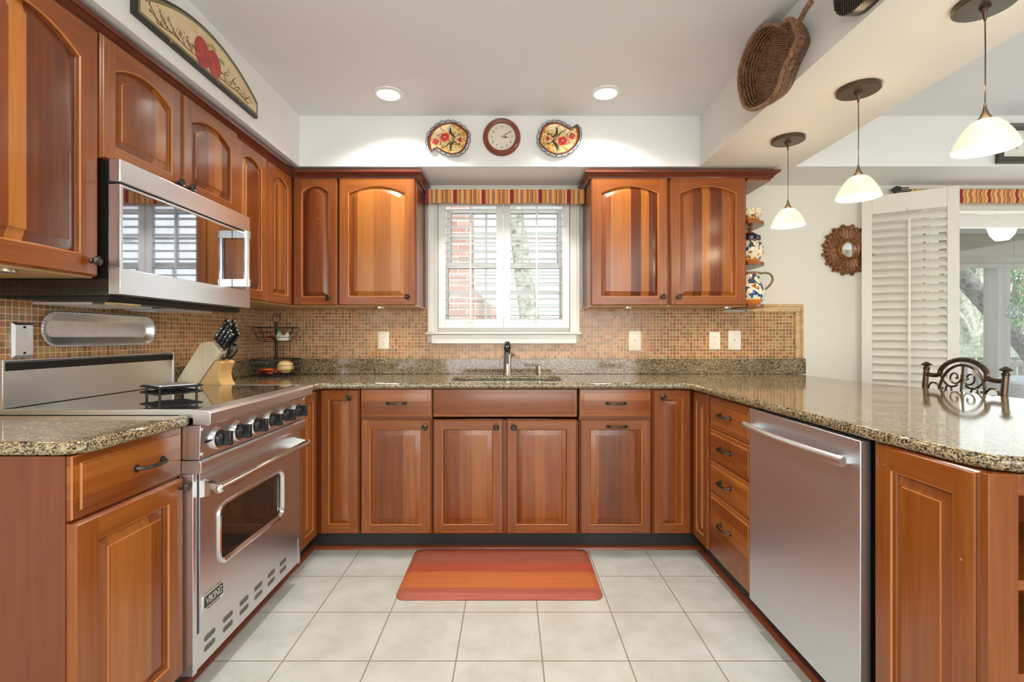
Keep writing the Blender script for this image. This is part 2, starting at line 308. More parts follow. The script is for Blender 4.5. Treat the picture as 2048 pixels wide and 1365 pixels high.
# ------------------------------------------------------------------ mesh helpers
WM = {}
def wmat(o): return WM.get(o.name, Matrix.Identity(4)) if o else Matrix.Identity(4)
def place(o, parent, loc, rotz=0):
    o.location = loc; o.rotation_euler = (0, 0, rotz)
    if parent: o.parent = parent
    WM[o.name] = wmat(parent) @ Matrix.LocRotScale(Vector(loc), Euler((0, 0, rotz)), None)
def tag(o, label=None, cat=None, group=None, kind=None):
    if label: o['label'] = label
    if cat: o['category'] = cat
    if group: o['group'] = group
    if kind: o['kind'] = kind
    return o
def thing(name, label, cat, loc=(0, 0, 0), rotz=0, group=None):
    o = bpy.data.objects.new(name, None); COL.objects.link(o); o.empty_display_size = .1
    place(o, None, loc, rotz); return tag(o, label, cat, group)
class MB:
    def __init__(s): s.bm = bmesh.new(); s.mi = 0
    def q(s, vs, mi=None):
        f = s.bm.faces.new(vs); f.material_index = s.mi if mi is None else mi; return f
    def box(s, x0, x1, y0, y1, z0, z1, mi=None, mat=None):
        p = [Vector((x, y, z)) for z in (z0, z1) for y in (y0, y1) for x in (x0, x1)]
        if mat is not None: p = [mat @ a for a in p]
        v = [s.bm.verts.new(a) for a in p]
        for f in ((0, 2, 3, 1), (4, 5, 7, 6), (0, 1, 5, 4), (2, 6, 7, 3), (0, 4, 6, 2), (1, 3, 7, 5)): s.q([v[i] for i in f], mi)
        return s
    def loft(s, rings, cap0=True, cap1=True, mi=None, closed=False, mis=None):
        R = [[s.bm.verts.new(p) for p in r] for r in rings]; n = len(R[0])
        pairs = list(zip(R, R[1:])) + ([(R[-1], R[0])] if closed else [])
        for k, (a, b) in enumerate(pairs):
            for i in range(n):
                j = (i+1) % n
                s.q([a[i], a[j], b[j], b[i]], mis[k] if mis else mi)
        if not closed:
            if cap0: s.q(list(reversed(R[0])), mis[0] if mis else mi)
            if cap1: s.q(R[-1], mis[-1] if mis else mi)
        return s
    def tube(s, pts, r, seg=8, closed=False, mi=None, flat=1.0):
        pts = [Vector(p) for p in pts]; n = len(pts); rings = []; up = None
        for i, p in enumerate(pts):
            a = pts[i-1] if (i or closed) else p; b = pts[(i+1) % n] if (i < n-1 or closed) else p
            t = (b-a).normalized()
            if up is None:
                up = Vector((0, 0, 1)) if abs(t.z) < .9 else Vector((1, 0, 0))
            u = (up - t*up.dot(t))
            if u.length < 1e-5: u = Vector((1, 0, 0)) - t*t.x
            u.normalize(); w = t.cross(u); up = u
            rr = r[i] if isinstance(r, (list, tuple)) else r
            rings.append([p + u*rr*cos(2*pi*k/seg) + w*rr*flat*sin(2*pi*k/seg) for k in range(seg)])
        return s.loft(rings, mi=mi, closed=closed)
    def cyl(s, p0, p1, r, r2=None, seg=20, mi=None):
        return s.tube([p0, p1], [r, r if r2 is None else r2], seg, mi=mi)
    def lathe(s, prof, c=(0, 0, 0), seg=32, axis='z', mi=None, mis=None, sc=(1, 1)):
        """prof: (r, h) pairs, along axis z, y or x (h measured along it)"""
        rings = []
        for r, h in prof:
            r = max(r, 1e-4); ring = []
            for k in range(seg):
                a = 2*pi*k/seg; u, v = r*cos(a)*sc[0], r*sin(a)*sc[1]
                p = {'z': (u, v, h), 'y': (u, h, -v), 'x': (h, u, v)}[axis]
                ring.append(Vector(c)+Vector(p))
            rings.append(ring)
        return s.loft(rings, mi=mi, mis=mis)
    def prism(s, poly, a, b, axis='z', mi=None):
        """poly of 2D points; extruded between a and b along axis (z: x,y ; y: x,z ; x: y,z)"""
        f = {'z': lambda p, t: (p[0], p[1], t), 'y': lambda p, t: (p[0], t, p[1]), 'x': lambda p, t: (t, p[0], p[1])}[axis]
        return s.loft([[f(p, a) for p in poly], [f(p, b) for p in poly]], mi=mi)
    def sphere(s, c, r, sz=(1, 1, 1), mi=None, seg=20, rings=12):
        rr = [[Vector(c)+Vector((r*max(sin(pi*i/rings), 1e-3)*cos(2*pi*k/seg)*sz[0], r*max(sin(pi*i/rings), 1e-3)*sin(2*pi*k/seg)*sz[1], -r*cos(pi*i/rings)*sz[2])) for k in range(seg)] for i in range(rings+1)]
        return s.loft(rr, mi=mi)
    def xf(s, m): bmesh.ops.transform(s.bm, matrix=m, verts=s.bm.verts); return s
    def build(s, name, mats, parent=None, smooth=35, bev=0, world=True, loc=None, rotz=0, segs=2):
        bmesh.ops.recalc_face_normals(s.bm, faces=s.bm.faces)
        if not isinstance(mats, (list, tuple)): mats = [mats]
        if world:
            s.xf(wmat(parent).inverted())
            co = [v.co for v in s.bm.verts]
            lo = Vector([min(c[i] for c in co) for i in range(3)]); hi = Vector([max(c[i] for c in co) for i in range(3)])
            loc = Vector(((lo.x+hi.x)/2, (lo.y+hi.y)/2, lo.z)); s.xf(Matrix.Translation(-loc))
        me = bpy.data.meshes.new(name); s.bm.to_mesh(me); s.bm.free()
        for m in mats: me.materials.append(M[m] if isinstance(m, str) else m)
        if smooth:
            me.polygons.foreach_set('use_smooth', [True]*len(me.polygons)); me.set_sharp_from_angle(angle=radians(smooth))
        o = bpy.data.objects.new(name, me); COL.objects.link(o); place(o, parent, loc or (0, 0, 0), rotz)
        if bev:
            b = o.modifiers.new('bevel', 'BEVEL'); b.width = bev; b.segments = segs; b.limit_method = 'ANGLE'; b.angle_limit = radians(40)
            b.harden_normals = False
        return o
def B(*a, **k): return MB().box(*a, **k)
def rrect(x0, x1, z0, z1, r, n=6):
    out = []
    for cx, cz, a0 in ((x1-r, z0+r, -pi/2), (x1-r, z1-r, 0), (x0+r, z1-r, pi/2), (x0+r, z0+r, pi)):
        for k in range(n+1): a = a0+pi/2*k/n; out.append((cx+r*cos(a), cz+r*sin(a)))
    return out
def catmull(P, n=6, closed=True):
    out = []; m = len(P)
    for i in range(m if closed else m-1):
        g = lambda k: Vector(P[(i+k) % m] if closed else P[min(max(i+k, 0), m-1)])
        a, b, c, d = g(-1), g(0), g(1), g(2)
        for j in range(n):
            t = j/n; out.append(.5*((2*b)+(c-a)*t+(2*a-5*b+4*c-d)*t*t+(3*b-a-3*c+d)*t**3))
    if not closed: out.append(Vector(P[-1]))
    return out
def sweep(name, prof, path, mats, parent=None):
    """prof: (outward, z); path: (x, y), outward is to the right of travel; mitred"""
    rings = []; n = len(path)
    for i, p in enumerate(path):
        p = Vector(p)
        d0 = (p-Vector(path[i-1])).normalized() if i else None; d1 = (Vector(path[i+1])-p).normalized() if i < n-1 else None
        if d0 is None: d0 = d1
        if d1 is None: d1 = d0
        n0 = Vector((d0.y, -d0.x)); n1 = Vector((d1.y, -d1.x)); m = (n0+n1); m = m/ (1+n0.dot(n1))
        rings.append([(p.x+m.x*o, p.y+m.y*o, z) for o, z in prof])
    return MB().loft(rings).build(name, mats, parent)
def text_mesh(body, size, ext, mat, parent, name, loc, rot, bold=0, sx=1):
    c = bpy.data.curves.new(name, 'FONT'); c.body = body; c.size = size; c.extrude = ext; c.align_x = 'CENTER'; c.align_y = 'CENTER'; c.offset = bold
    t = bpy.data.objects.new(name, c); COL.objects.link(t)
    dg = bpy.context.evaluated_depsgraph_get(); me = bpy.data.meshes.new_from_object(t.evaluated_get(dg)); bpy.data.objects.remove(t)
    m = Matrix.LocRotScale(Vector(loc), Euler(rot), Vector((sx, 1, 1))); me.transform(wmat(parent).inverted() @ m)
    me.materials.clear(); me.materials.append(M[mat])
    o = bpy.data.objects.new(name, me); COL.objects.link(o); place(o, parent, (0, 0, 0)); return o

# ------------------------------------------------------------------ room shell
def struct(name, mb, mats, **k): o = mb.build(name, mats, smooth=0, **k); o['kind'] = 'structure'; return o
XL, XR, YB, YR, ZC, ZS = -1.618, 5.6, 3.2, -3.0, 2.44, 2.146
struct('floor', B(XL, XR, YR, YB, -.05, 0), 'floor')
struct('ceiling', B(XL, XR, YR, YB, ZC, ZC+.05), 'ceil')
struct('wall_left', B(XL-.1, XL, YR, YB+.12, 0, ZC), 'wall')
wb_ = MB(); wx0, wx1, wz0, wz1 = -.468, .388, 1.205, 2.075; dx0, dx1, dz1 = 2.70, 4.75, 1.99
for a in ((XL, wx0, 0, ZC), (wx0, wx1, 0, wz0), (wx0, wx1, wz1, ZC), (wx1, dx0, 0, ZC), (dx0, dx1, dz1, ZC), (dx1, XR, 0, ZC)): wb_.box(a[0], a[1], YB, YB+.12, a[2], a[3])
struct('wall_back', wb_, 'wall')
wr = MB()
for a in ((YR, -.7, 0, ZC), (-.7, 1.9, 0, .4), (-.7, 1.9, 2.1, ZC), (1.9, YB+.12, 0, ZC)): wr.box(XR, XR+.1, a[0], a[1], a[2], a[3])
struct('wall_right', wr, 'wall')
wq = MB()
for a in ((XL-.1, -1.2, 0, ZC), (-1.2, 2.4, 0, .5), (-1.2, 2.4, 2.38, ZC), (2.4, XR+.1, 0, ZC)): wq.box(a[0], a[1], YR-.1, YR, a[2], a[3])
struct('wall_rear', wq, 'wall')
struct('wall_soffit_left', B(XL, -1.222, YR, 2.842, ZS, ZC), 'wallw')
struct('wall_soffit_back', B(XL, XR, 2.842, YB, ZS, ZC), 'wallw')
struct('wall_soffit_right', B(1.10, 1.655, YR, 2.842, ZS, ZC), 'wallw')
struct('baseboard_back', B(1.95, 2.68, YB-.015, YB, 0, .1), 'trim', bev=.003)
w2 = MB()  # unseen rear window, added to go with the rear fill lamp
for a in ((-1.2, -1.14), (.57, .63), (2.34, 2.4)): w2.box(a[0], a[1], YR-.08, YR-.02, .5, 2.38)
for a in ((.5, .56), (2.32, 2.38)): w2.box(-1.14, 2.34, YR-.08, YR-.02, a[0], a[1])
w2 = struct('added_window_rear', w2, 'trim'); B(-1.14, 2.34, YR-.055, YR-.05, .56, 2.32).build('pane', 'glass', w2, smooth=0)
w3 = MB()  # unseen right-hand window, added around the side fill lamp
for a in ((-.7, -.64), (.57, .63), (1.84, 1.9)): w3.box(XR+.02, XR+.08, a[0], a[1], .4, 2.1)
for a in ((.4, .46), (2.04, 2.1)): w3.box(XR+.02, XR+.08, -.64, 1.84, a[0], a[1])
w3 = struct('added_window_side', w3, 'trim'); B(XR+.05, XR+.055, -.64, 1.84, .46, 2.04).build('pane', 'glass', w3, smooth=0)
# toe kicks and quarter round
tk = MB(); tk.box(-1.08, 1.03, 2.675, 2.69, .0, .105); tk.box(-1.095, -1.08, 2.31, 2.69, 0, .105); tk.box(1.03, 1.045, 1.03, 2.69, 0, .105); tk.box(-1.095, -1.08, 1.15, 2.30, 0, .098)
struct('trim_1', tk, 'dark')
qr = [(0, 0), (.018, 0), (.017, .008), (.012, .015), (0, .02)]
sh = sweep('trim_2', qr, [(-1.08, 1.15), (-1.08, 2.675), (1.03, 2.675), (1.03, 1.03)], 'shoe'); sh['kind'] = 'structure'

# ------------------------------------------------------------------ cabinet fronts
def door_front(w, h, arch=0, st=.05, rail=.05, top=.05, slope=.032, t=.021):
    """frame-and-raised-panel front; x 0..w, z 0..h, back y=0, front y=-t. slots: 0 stile 1 rail 2 panel"""
    m = MB(); e = .006
    rect = lambda d, y: [(d, y, d), (w-d, y, d), (w-d, y, h-d), (d, y, h-d)]
    m.loft([rect(0, 0), rect(0, -t+.009), rect(.003, -t+.006), rect(.0035, -t+.003), rect(e, -t)], cap1=False, mi=0)
    x0, x1, z0, zt = st, w-st, rail, h-top; n = 18 if arch else 1
    m.q([m.bm.verts.new(p) for p in ((e, -t, e), (x0, -t, e), (x0, -t, h-e), (e, -t, h-e))], 0)
    m.q([m.bm.verts.new(p) for p in ((x1, -t, e), (w-e, -t, e), (w-e, -t, h-e), (x1, -t, h-e))], 0)
    m.q([m.bm.verts.new(p) for p in ((x0, -t, e), (x1, -t, e), (x1, -t, z0), (x0, -t, z0))], 1)
    def loop(d, y):
        pts = [(x0+d, y, z0+d), (x1-d, y, z0+d)]
        for k in range(n+1):
            u = 1-k/n; pts.append((x0+d+u*(x1-x0-2*d), y, zt-d-arch*(2*u-1)**2))
        return pts
    arc = loop(0, -t)[2:]
    for a, b in zip(arc, arc[1:]):
        m.q([m.bm.verts.new(p) for p in (a, b, (b[0], -t, h-e), (a[0], -t, h-e))], 1)
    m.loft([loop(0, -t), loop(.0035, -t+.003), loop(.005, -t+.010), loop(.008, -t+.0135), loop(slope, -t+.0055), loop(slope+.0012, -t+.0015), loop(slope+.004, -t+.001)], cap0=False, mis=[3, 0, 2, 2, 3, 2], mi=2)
    return m
def drawer_front(w, h, t=.021):
    m = MB(); rect = lambda d, y: [(d, y, d), (w-d, y, d), (w-d, y, h-d), (d, y, h-d)]
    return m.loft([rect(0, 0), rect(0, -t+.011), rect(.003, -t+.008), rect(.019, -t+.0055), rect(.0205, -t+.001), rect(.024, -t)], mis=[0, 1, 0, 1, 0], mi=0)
def knob(parent, x, z, y):
    m = MB()
    m.lathe([(.0075, 0), (.0075, -.003), (.005, -.006), (.0055, -.012), (.013, -.016), (.0155, -.019), (.0155, -.022), (.0135, -.0245), (.012, -.0235), (.0105, -.0255), (.008, -.0245), (.0065, -.0262), (.003, -.0262), (.002, -.0245), (.0005, -.0245)], (0, 0, 0), 24, 'y')
    m.build('knob', 'bronze', parent, world=False, loc=(x, y, z), smooth=30)
def pull(parent, x, z, y, w=.098):
    m = MB(); h = w/2
    pts = [(-h, 0, 0), (-h+.001, -.012, 0), (-h+.010, -.022, 0)] + [(u*(h-.016), -.026-.003*cos(u*pi/2), 0) for u in [i/10-1 for i in range(21)]] + [(h-.010, -.022, 0), (h-.001, -.012, 0), (h, 0, 0)]
    r = [.007, .005, .0055] + [.0048+.0012*(i % 2) for i in range(21)] + [.0055, .005, .007]
    m.tube(pts, r, 8)
    m.cyl((-h, 0, 0), (-h, -.004, 0), .010); m.cyl((h, 0, 0), (h, -.004, 0), .010)
    m.build('handle', 'bronze', parent, world=False, loc=(x, y, z), smooth=40)
def front(kind, parent, loc, rotz, w, h, hw=None, **k):
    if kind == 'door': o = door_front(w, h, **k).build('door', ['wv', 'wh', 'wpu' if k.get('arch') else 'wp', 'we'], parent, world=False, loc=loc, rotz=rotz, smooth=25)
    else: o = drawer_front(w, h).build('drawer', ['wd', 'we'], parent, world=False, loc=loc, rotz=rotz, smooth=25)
    for hd in (hw or []):
        (knob if hd[0] == 'k' else pull)(o, hd[1], hd[2], -.021)
    return o
G = .0015
def cabinet(name, label, loc, rotz, w, d, h, fronts, cat='cabinet', under=None, body='wc'):
    """loc: back-left-bottom corner seen from the front; fronts: (kind, x0, x1, z0, z1, hardware, opts)"""
    t = thing(name, label, cat, loc, rotz)
    m = MB(); m.box(G, w-G, -d, 0, .006 if under else 0, h, mi=0)
    if under: m.box(G, w-G, -d, 0, 0, .006, mi=1)
    m.build('carcass', [body, under or body], t, world=False, loc=(0, 0, 0), smooth=0)
    for kind, x0, x1, z0, z1, hw, op in fronts: front(kind, t, (x0, -d-.0005, z0), 0, x1-x0, z1-z0, hw, **op)
    return t
R90 = pi/2
BZ, BT = .108, .881           # base cabinets
# upper cabinets on the left wall (front looks to +x)
UZ, UT, DF = 1.337, 2.105, 2.892
AR = dict(arch=.04, st=.056, rail=.052, top=.052, slope=.03)
cabinet('wall_cabinet', 'tall cherry wall cabinet with one arched door, nearest on the left beside the microwave', (XL+.003, 1.045, UZ), R90, .452, .34, UT-UZ,
        [('door', .004, .449, .004, .752, [('k', .417, .045)], dict(arch=.055, st=.062, rail=.06, top=.055, slope=.035))], under='maple')
cabinet('wall_cabinet', 'short cherry wall cabinet with two arched doors above the microwave', (XL+.003, 1.503, 1.712), R90, .762, .34, UT-1.712,
        [('door', .004, .367, -.002, .383, [('k', .337, .028)], dict(arch=.04, st=.05, rail=.05, top=.05, slope=.03)), ('door', .377, .753, -.002, .383, [('k', .028, .028)], dict(arch=.04, st=.05, rail=.05, top=.05, slope=.03))])
cabinet('wall_cabinet', 'narrow cherry wall cabinet with one arched door, right of the microwave on the left wall', (XL+.003, 2.268, UZ), R90, .305, .32, UT-UZ,
        [('door', .006, .303, .004, .757, [], dict(arch=.035, st=.055, rail=.05, top=.05, slope=.028))], under='maple')
# upper corner cabinet
cc = thing('corner_wall_cabinet', 'L-shaped cherry corner wall cabinet with two arched folding doors', 'cabinet', (XL+.003, YB-.003, UZ))
pl = [(XL+.003, YB-.003), (XL+.003, 2.577), (-1.296, 2.577), (-1.296, DF), (-1.012, DF), (-1.012, YB-.003)]
mm = MB(); mm.prism(pl, UZ+.006, UT, mi=0); mm.prism(pl, UZ, UZ+.0059, mi=1); mm.build('carcass', ['wc', 'maple'], cc, smooth=0)
def wfront(parent, kind, x, y, z, rotz, w, h, hw=None, **k):
    p = wmat(parent).inverted() @ Vector((x, y, z)); return front(kind, parent, p, rotz, w, h, hw, **k)
wfront(cc, 'door', -1.2955, 2.583, UZ+.004, R90, .283, .753, arch=.035, st=.05, rail=.05, top=.05, slope=.028)
wfront(cc, 'door', -1.271, DF-.0005, UZ+.004, 0, .256, .753, [('k', .206, .045)], arch=.035, st=.05, rail=.05, top=.05, slope=.028)
cabinet('wall_cabinet', 'cherry wall cabinet with one wide arched door, directly left of the sink window', (-1.010, YB-.003, UZ), 0, .462, YB-.003-DF, UT-UZ,
        [('door', .006, .452, .004, .757, [('k', .404, .05)], AR)], under='maple')
cabinet('wall_cabinet', 'wide cherry wall cabinet with two arched doors, right of the sink window', (.472, YB-.003, UZ), 0, .922, YB-.003-DF, UT-UZ,
        [('door', .004, .453, .004, .757, [('k', .418, .05)], AR), ('door', .468, .91, .004, .757, [('k', .048, .05)], AR)], under='maple')
# crown mouldings
cp = [(0, UT-.018), (.006, UT-.018), (.008, UT-.010), (.014, UT-.004), (.024, UT+.006), (.028, UT+.009), (.034, UT+.009), (.036, UT+.020), (.036, UT+.023), (0, UT+.023)]
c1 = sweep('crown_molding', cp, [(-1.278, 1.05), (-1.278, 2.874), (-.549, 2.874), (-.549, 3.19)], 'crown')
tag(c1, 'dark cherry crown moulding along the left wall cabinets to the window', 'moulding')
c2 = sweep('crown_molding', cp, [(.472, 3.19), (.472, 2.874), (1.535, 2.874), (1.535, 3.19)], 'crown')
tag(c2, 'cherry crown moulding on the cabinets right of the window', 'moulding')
# open end shelves
es = thing('corner_shelf_unit', 'small open end shelves with three boards beside the right wall cabinet', 'shelf', (1.40, YB-.003, UZ))
B(1.396, 1.532, 2.877, YB-.012, UT-.03, UT-.001).build('top_board', 'wh', es, bev=.001)
def shelfpoly(): return [(1.3975, YB-.012)] + [(1.3975, 2.875), (1.43, 2.875)] + [(1.43+.105*sin(a), 2.985-.11*cos(a)) for a in [pi/2*k/6 for k in range(1, 7)]] + [(1.535, YB-.012)]
for z0 in (UZ-.006, 1.583, 1.826):
    MB().prism(shelfpoly(), z0, z0+.02).build('shelf', 'wh', es, bev=.003)
B(1.3945, 1.535, YB-.0115, YB-.003, 1.372, UT-.03).build('back_panel', 'wall', es)

# ------------------------------------------------------------------ base cabinets
dl = .583
cabinet('base_cabinet', 'cherry base cabinet with drawer over door, left foreground before the range', (XL+.003, 1.135, BZ), R90, .386, dl, BT-BZ,
        [('drawer', .004, .384, .622, .772, [('p', .235, .072)], {}), ('door', .004, .384, .006, .614, [('k', .362, .582)], dict(st=.065, rail=.06, top=.06))])
cb = thing('corner_base_cabinet', 'cherry corner base cabinet with folding doors between range and sink', 'cabinet', (XL+.003, YB-.003, BZ))
pl = [(XL+.003, YB-.003), (XL+.003, 2.312), (-1.034, 2.312), (-1.034, 2.617), (-.800, 2.617), (-.800, YB-.003)]
MB().prism(pl, BZ, BT).build('carcass', 'wc', cb, smooth=0)
B(-1.034, -1.018, 2.313, 2.372, BZ, BT-.004).build('filler', 'wv', cb, bev=.001)
wfront(cb, 'door', -1.0335, 2.378, BZ+.004, R90, .190, .765, st=.045, rail=.05, top=.05, slope=.028)
wfront(cb, 'door', -1.006, 2.6165, BZ+.004, 0, .203, .765, [('k', .156, .724)], st=.045, rail=.05, top=.05, slope=.028)
db = YB-.003-2.617
BO = dict(st=.05, rail=.048, top=.05, slope=.034)
cabinet('base_cabinet', 'cherry base cabinet with one drawer and knobbed door, left of the sink', (-.797, YB-.003, BZ), 0, .384, db, BT-BZ,
        [('drawer', .005, .378, .624, .770, [('p', .19, .073)], {}), ('door', .005, .378, .004, .610, [('k', .343, .567)], BO)])
cabinet('sink_cabinet', 'wide cherry sink base cabinet with false front and two doors', (-.412, YB-.003, BZ), 0, .777, db, .60,
        [('drawer', .005, .768, .624, .770, [], {}), ('door', .005, .375, .004, .610, [('k', .334, .567)], BO), ('door', .394, .768, .004, .610, [('k', .038, .567)], BO)])
cabinet('base_cabinet', 'cherry pull-out base cabinet with two bar handles, right of the sink', (.367, YB-.003, BZ), 0, .386, db, BT-BZ,
        [('drawer', .005, .382, .624, .770, [('p', .19, .073)], {}), ('door', .005, .382, .004, .610, [('p', .195, .570)], BO)])
cr = thing('corner_base_cabinet', 'cherry corner base cabinet with folding doors between sink and drawers', 'cabinet', (1.57, YB-.003, BZ))
pl = [(.756, YB-.003), (.756, 2.617), (.986, 2.617), (.986, 2.388), (1.57, 2.388), (1.57, YB-.003)]
MB().prism(pl, BZ, BT).build('carcass', 'wc', cr, smooth=0)
wfront(cr, 'door', .761, 2.6165, BZ+.004, 0, .198, .765, [('k', .048, .724)], st=.045, rail=.05, top=.05, slope=.028)
wfront(cr, 'door', .9855, 2.585, BZ+.004, -R90, .190, .765, st=.045, rail=.05, top=.05, slope=.028)
cabinet('drawer_cabinet', 'cherry base cabinet with a stack of four drawers beside the dishwasher', (1.57, 2.386, BZ), -R90, .420, .585, BT-BZ,
        [('drawer', .006, .418, .612, .762, [('p', .19, .080)], {}), ('drawer', .006, .418, .458, .608, [('p', .19, .080)], {}), ('drawer', .006, .418, .304, .454, [('p', .19, .080)], {}), ('drawer', .006, .418, .004, .300, [('p', .19, .185)], {})])
# peninsula end bookcase with decorative door panel
bk = thing('peninsula_bookcase', 'open cherry bookcase closing the end of the peninsula with a panelled side', 'bookcase', (1.3, 1.15, 0))
m = MB()
m.box(.986, 1.012, 1.006, 1.322, .1, BT); m.box(1.555, 1.575, 1.006, 1.322, 0, BT); m.box(1.012, 1.555, 1.303, 1.322, .1, BT); m.box(1.012, 1.555, 1.02, 1.303, .838, BT); m.box(1.012, 1.555, 1.02, 1.303, .1, .118)
m.build('carcass', 'wc', bk, smooth=0)
m = MB(); m.box(.965, 1.026, .988, 1.006, .1, BT, mi=0); m.box(1.545, 1.575, .988, 1.006, .1, BT, mi=0); m.box(1.026, 1.545, .988, 1.006, .838, BT, mi=1); m.box(1.026, 1.545, .988, 1.006, .1, .14, mi=1)
m.build('face_frame', ['wv', 'wh'], bk, bev=.0015)
for z0 in (.645, .455, .27): B(1.013, 1.554, .992, 1.302, z0, z0+.02).build('shelf', 'wh', bk, bev=.001)
B(.975, 1.57, 1.05, 1.32, 0, .099).build('plinth', 'dark', bk)
wfront(bk, 'door', .9855, 1.298, BZ+.004, -R90, .284, .768, st=.055, rail=.055, top=.06)
B(1.575, 1.59, 1.0, YB-.02, 0, BT).build('back_panel', 'wv', bk)
# ------------------------------------------------------------------ worktops
def slab(name, outer, hole=None, z0=.883, z1=.915, r=.012):
    c = bpy.data.curves.new(name, 'CURVE'); c.dimensions = '2D'; c.fill_mode = 'BOTH'
    for P in [outer]+([hole] if hole else []):
        s = c.splines.new('POLY'); s.points.add(len(P)-1); s.use_cyclic_u = True
        for i, p in enumerate(P): s.points[i].co = (p[0], p[1], 0, 1)
    h = (z1-z0)/2; c.extrude = h-r; c.bevel_depth = r; c.bevel_resolution = 3; c.offset = -r
    t = bpy.data.objects.new(name, c); COL.objects.link(t)
    dg = bpy.context.evaluated_depsgraph_get(); me = bpy.data.meshes.new_from_object(t.evaluated_get(dg)); bpy.data.objects.remove(t)
    me.transform(Matrix.Translation((0, 0, (z0+z1)/2))); me.materials.clear(); me.materials.append(M['granite'])
    me.polygons.foreach_set('use_smooth', [True]*len(me.polygons)); me.set_sharp_from_angle(angle=radians(40))
    o = bpy.data.objects.new(name, me); COL.objects.link(o); place(o, None, (0, 0, 0)); return o
u = [(XL+.002, 2.308), (-.995, 2.308), (-.995, 2.545), (-.96, 2.575), (.895, 2.575), (.932, 2.545), (.945, 2.0), (.955, 1.30), (.972, 1.045), (.992, 1.005), (1.03, .985), (1.95, .985), (2.03, 1.06), (2.03, 1.93), (1.985, 2.3), (1.90, 2.6), (1.868, 3.05), (1.868, 3.198), (XL+.002, 3.198)]
hole = rrect(-.335, .295, 2.685, 3.045, .09, 8)
tag(slab('worktop', u, hole), 'speckled brown granite worktop running around under the window and along the peninsula', 'countertop')
tag(slab('worktop', [(XL+.002, 1.128), (-1.03, 1.128), (-.993, 1.165), (-.993, 1.517), (XL+.002, 1.517)]), 'small granite worktop piece left of the range with clipped corner', 'countertop')
m = MB(); m.box(XL+.003, 1.92, 3.178, 3.198, .9155, 1.015)
tag(m.build('granite_upstand', 'granite', bev=.002), 'low granite upstand along the back wall behind the sink', 'upstand')
m = B(XL+.003, XL+.023, 2.312, 3.176, .9155, 1.015)
tag(m.build('granite_upstand', 'granite', bev=.002), 'low granite upstand on the left wall behind the knife block', 'upstand')
m = MB(); e = 3.192
for a in ((XL+.001, -.535, 1.337), (-.535, .455, 1.12), (.455, 1.394, 1.337), (1.394, 1.856, 1.318)): m.box(a[0], a[1], e, 3.1985, 1.0155, a[2])
mb1 = m.build('mosaic_backsplash', 'mosB', smooth=0); tag(mb1, 'brown glass mosaic tile backsplash on the back wall around the window', 'backsplash')
m = B(XL+.0005, XL+.008, 1.10, 3.19, 1.0155, 1.337); m.box(XL+.0005, XL+.008, 1.10, 2.30, .92, 1.0155)
tag(m.build('mosaic_backsplash', 'mosL', smooth=0), 'brown glass mosaic tile backsplash on the left wall behind the range', 'backsplash')
m = MB(); m.box(1.536, 1.91, 3.185, 3.198, 1.3185, 1.369); m.box(1.8565, 1.91, 3.185, 3.198, 1.0155, 1.318); m.box(1.536, 1.905, 3.178, 3.186, 1.352, 1.366); m.box(1.893, 1.907, 3.178, 3.186, 1.02, 1.366)
tag(m.build('stone_border', 'trav', bev=.004), 'tan stone border around the right end of the mosaic', 'tile border')

# sink, faucet, soap pump
sk_ = thing('sink', 'undermount stainless sink basin below the window', 'sink', (-.02, 2.865, .70))
def rr3(x0, x1, y0, y1, r, z): return [(a, b, z) for a, b in rrect(x0, x1, y0, y1, r, 8)]
MB().loft([rr3(-.36, .32, 2.66, 3.07, .1, .8815), rr3(-.337, .297, 2.683, 3.047, .09, .8815), rr3(-.335, .295, 2.685, 3.045, .09, .87), rr3(-.32, .28, 2.70, 3.03, .08, .725), rr3(-.28, .24, 2.74, 2.99, .06, .715)], cap0=False).build('basin', 'chrome', sk_)
MB().lathe([(.045, .7165), (.045, .719), (.03, .719), (.02, .7175)], (-.02, 2.86, 0)).build('drain', 'nickel', sk_)
fc = thing('faucet', 'brushed nickel single-post faucet with black pull-out spray head', 'faucet', (-.016, 3.105, .9155))
MB().lathe([(.028, .9155), (.028, .921), (.0245, .925), (.024, 1.0), (.0235, 1.055), (.020, 1.062), (.001, 1.064)], (-.016, 3.105, 0), 28).build('body', 'nickel', fc)
m = MB(); m.tube([(-.016, 3.098, 1.045), (-.016, 3.085, 1.085), (-.016, 3.055, 1.112), (-.016, 3.02, 1.108), (-.016, 2.992, 1.085), (-.016, 2.985, 1.072)], [.017, .018, .019, .021, .022, .018], 16)
m.build('spray_head', 'black', fc)
m = MB(); m.lathe([(.0205, 1.083), (.0225, 1.087), (.0225, 1.093), (.0205, 1.097)], (-.016, 3.006, 0), 20); m.build('collar', 'chrome', fc)
MB().prism(rrect(-.025, -.007, .985, 1.07, .008), 3.076, 3.084, 'y').build('inset', 'black', fc)
MB().tube([(.004, 3.105, 1.03), (.03, 3.105, 1.045), (-.03, 3.11, 1.115)][:2], .006, 8).build('lever', 'nickel', fc)
sp_ = thing('soap_dispenser', 'small brushed nickel soap pump right of the faucet', 'soap dispenser', (.185, 3.105, .9155))
MB().lathe([(.019, .9155), (.019, .919), (.011, .922), (.0105, .945), (.014, .947), (.014, .974), (.011, .977), (.001, .977)], (.185, 3.105, 0), 20).build('pump', 'nickel', sp_)
MB().tube([(.18, 3.105, .971), (.14, 3.10, .973), (.105, 3.09, .972), (.098, 3.087, .966)], .0035, 8).build('spout', 'nickel', sp_)

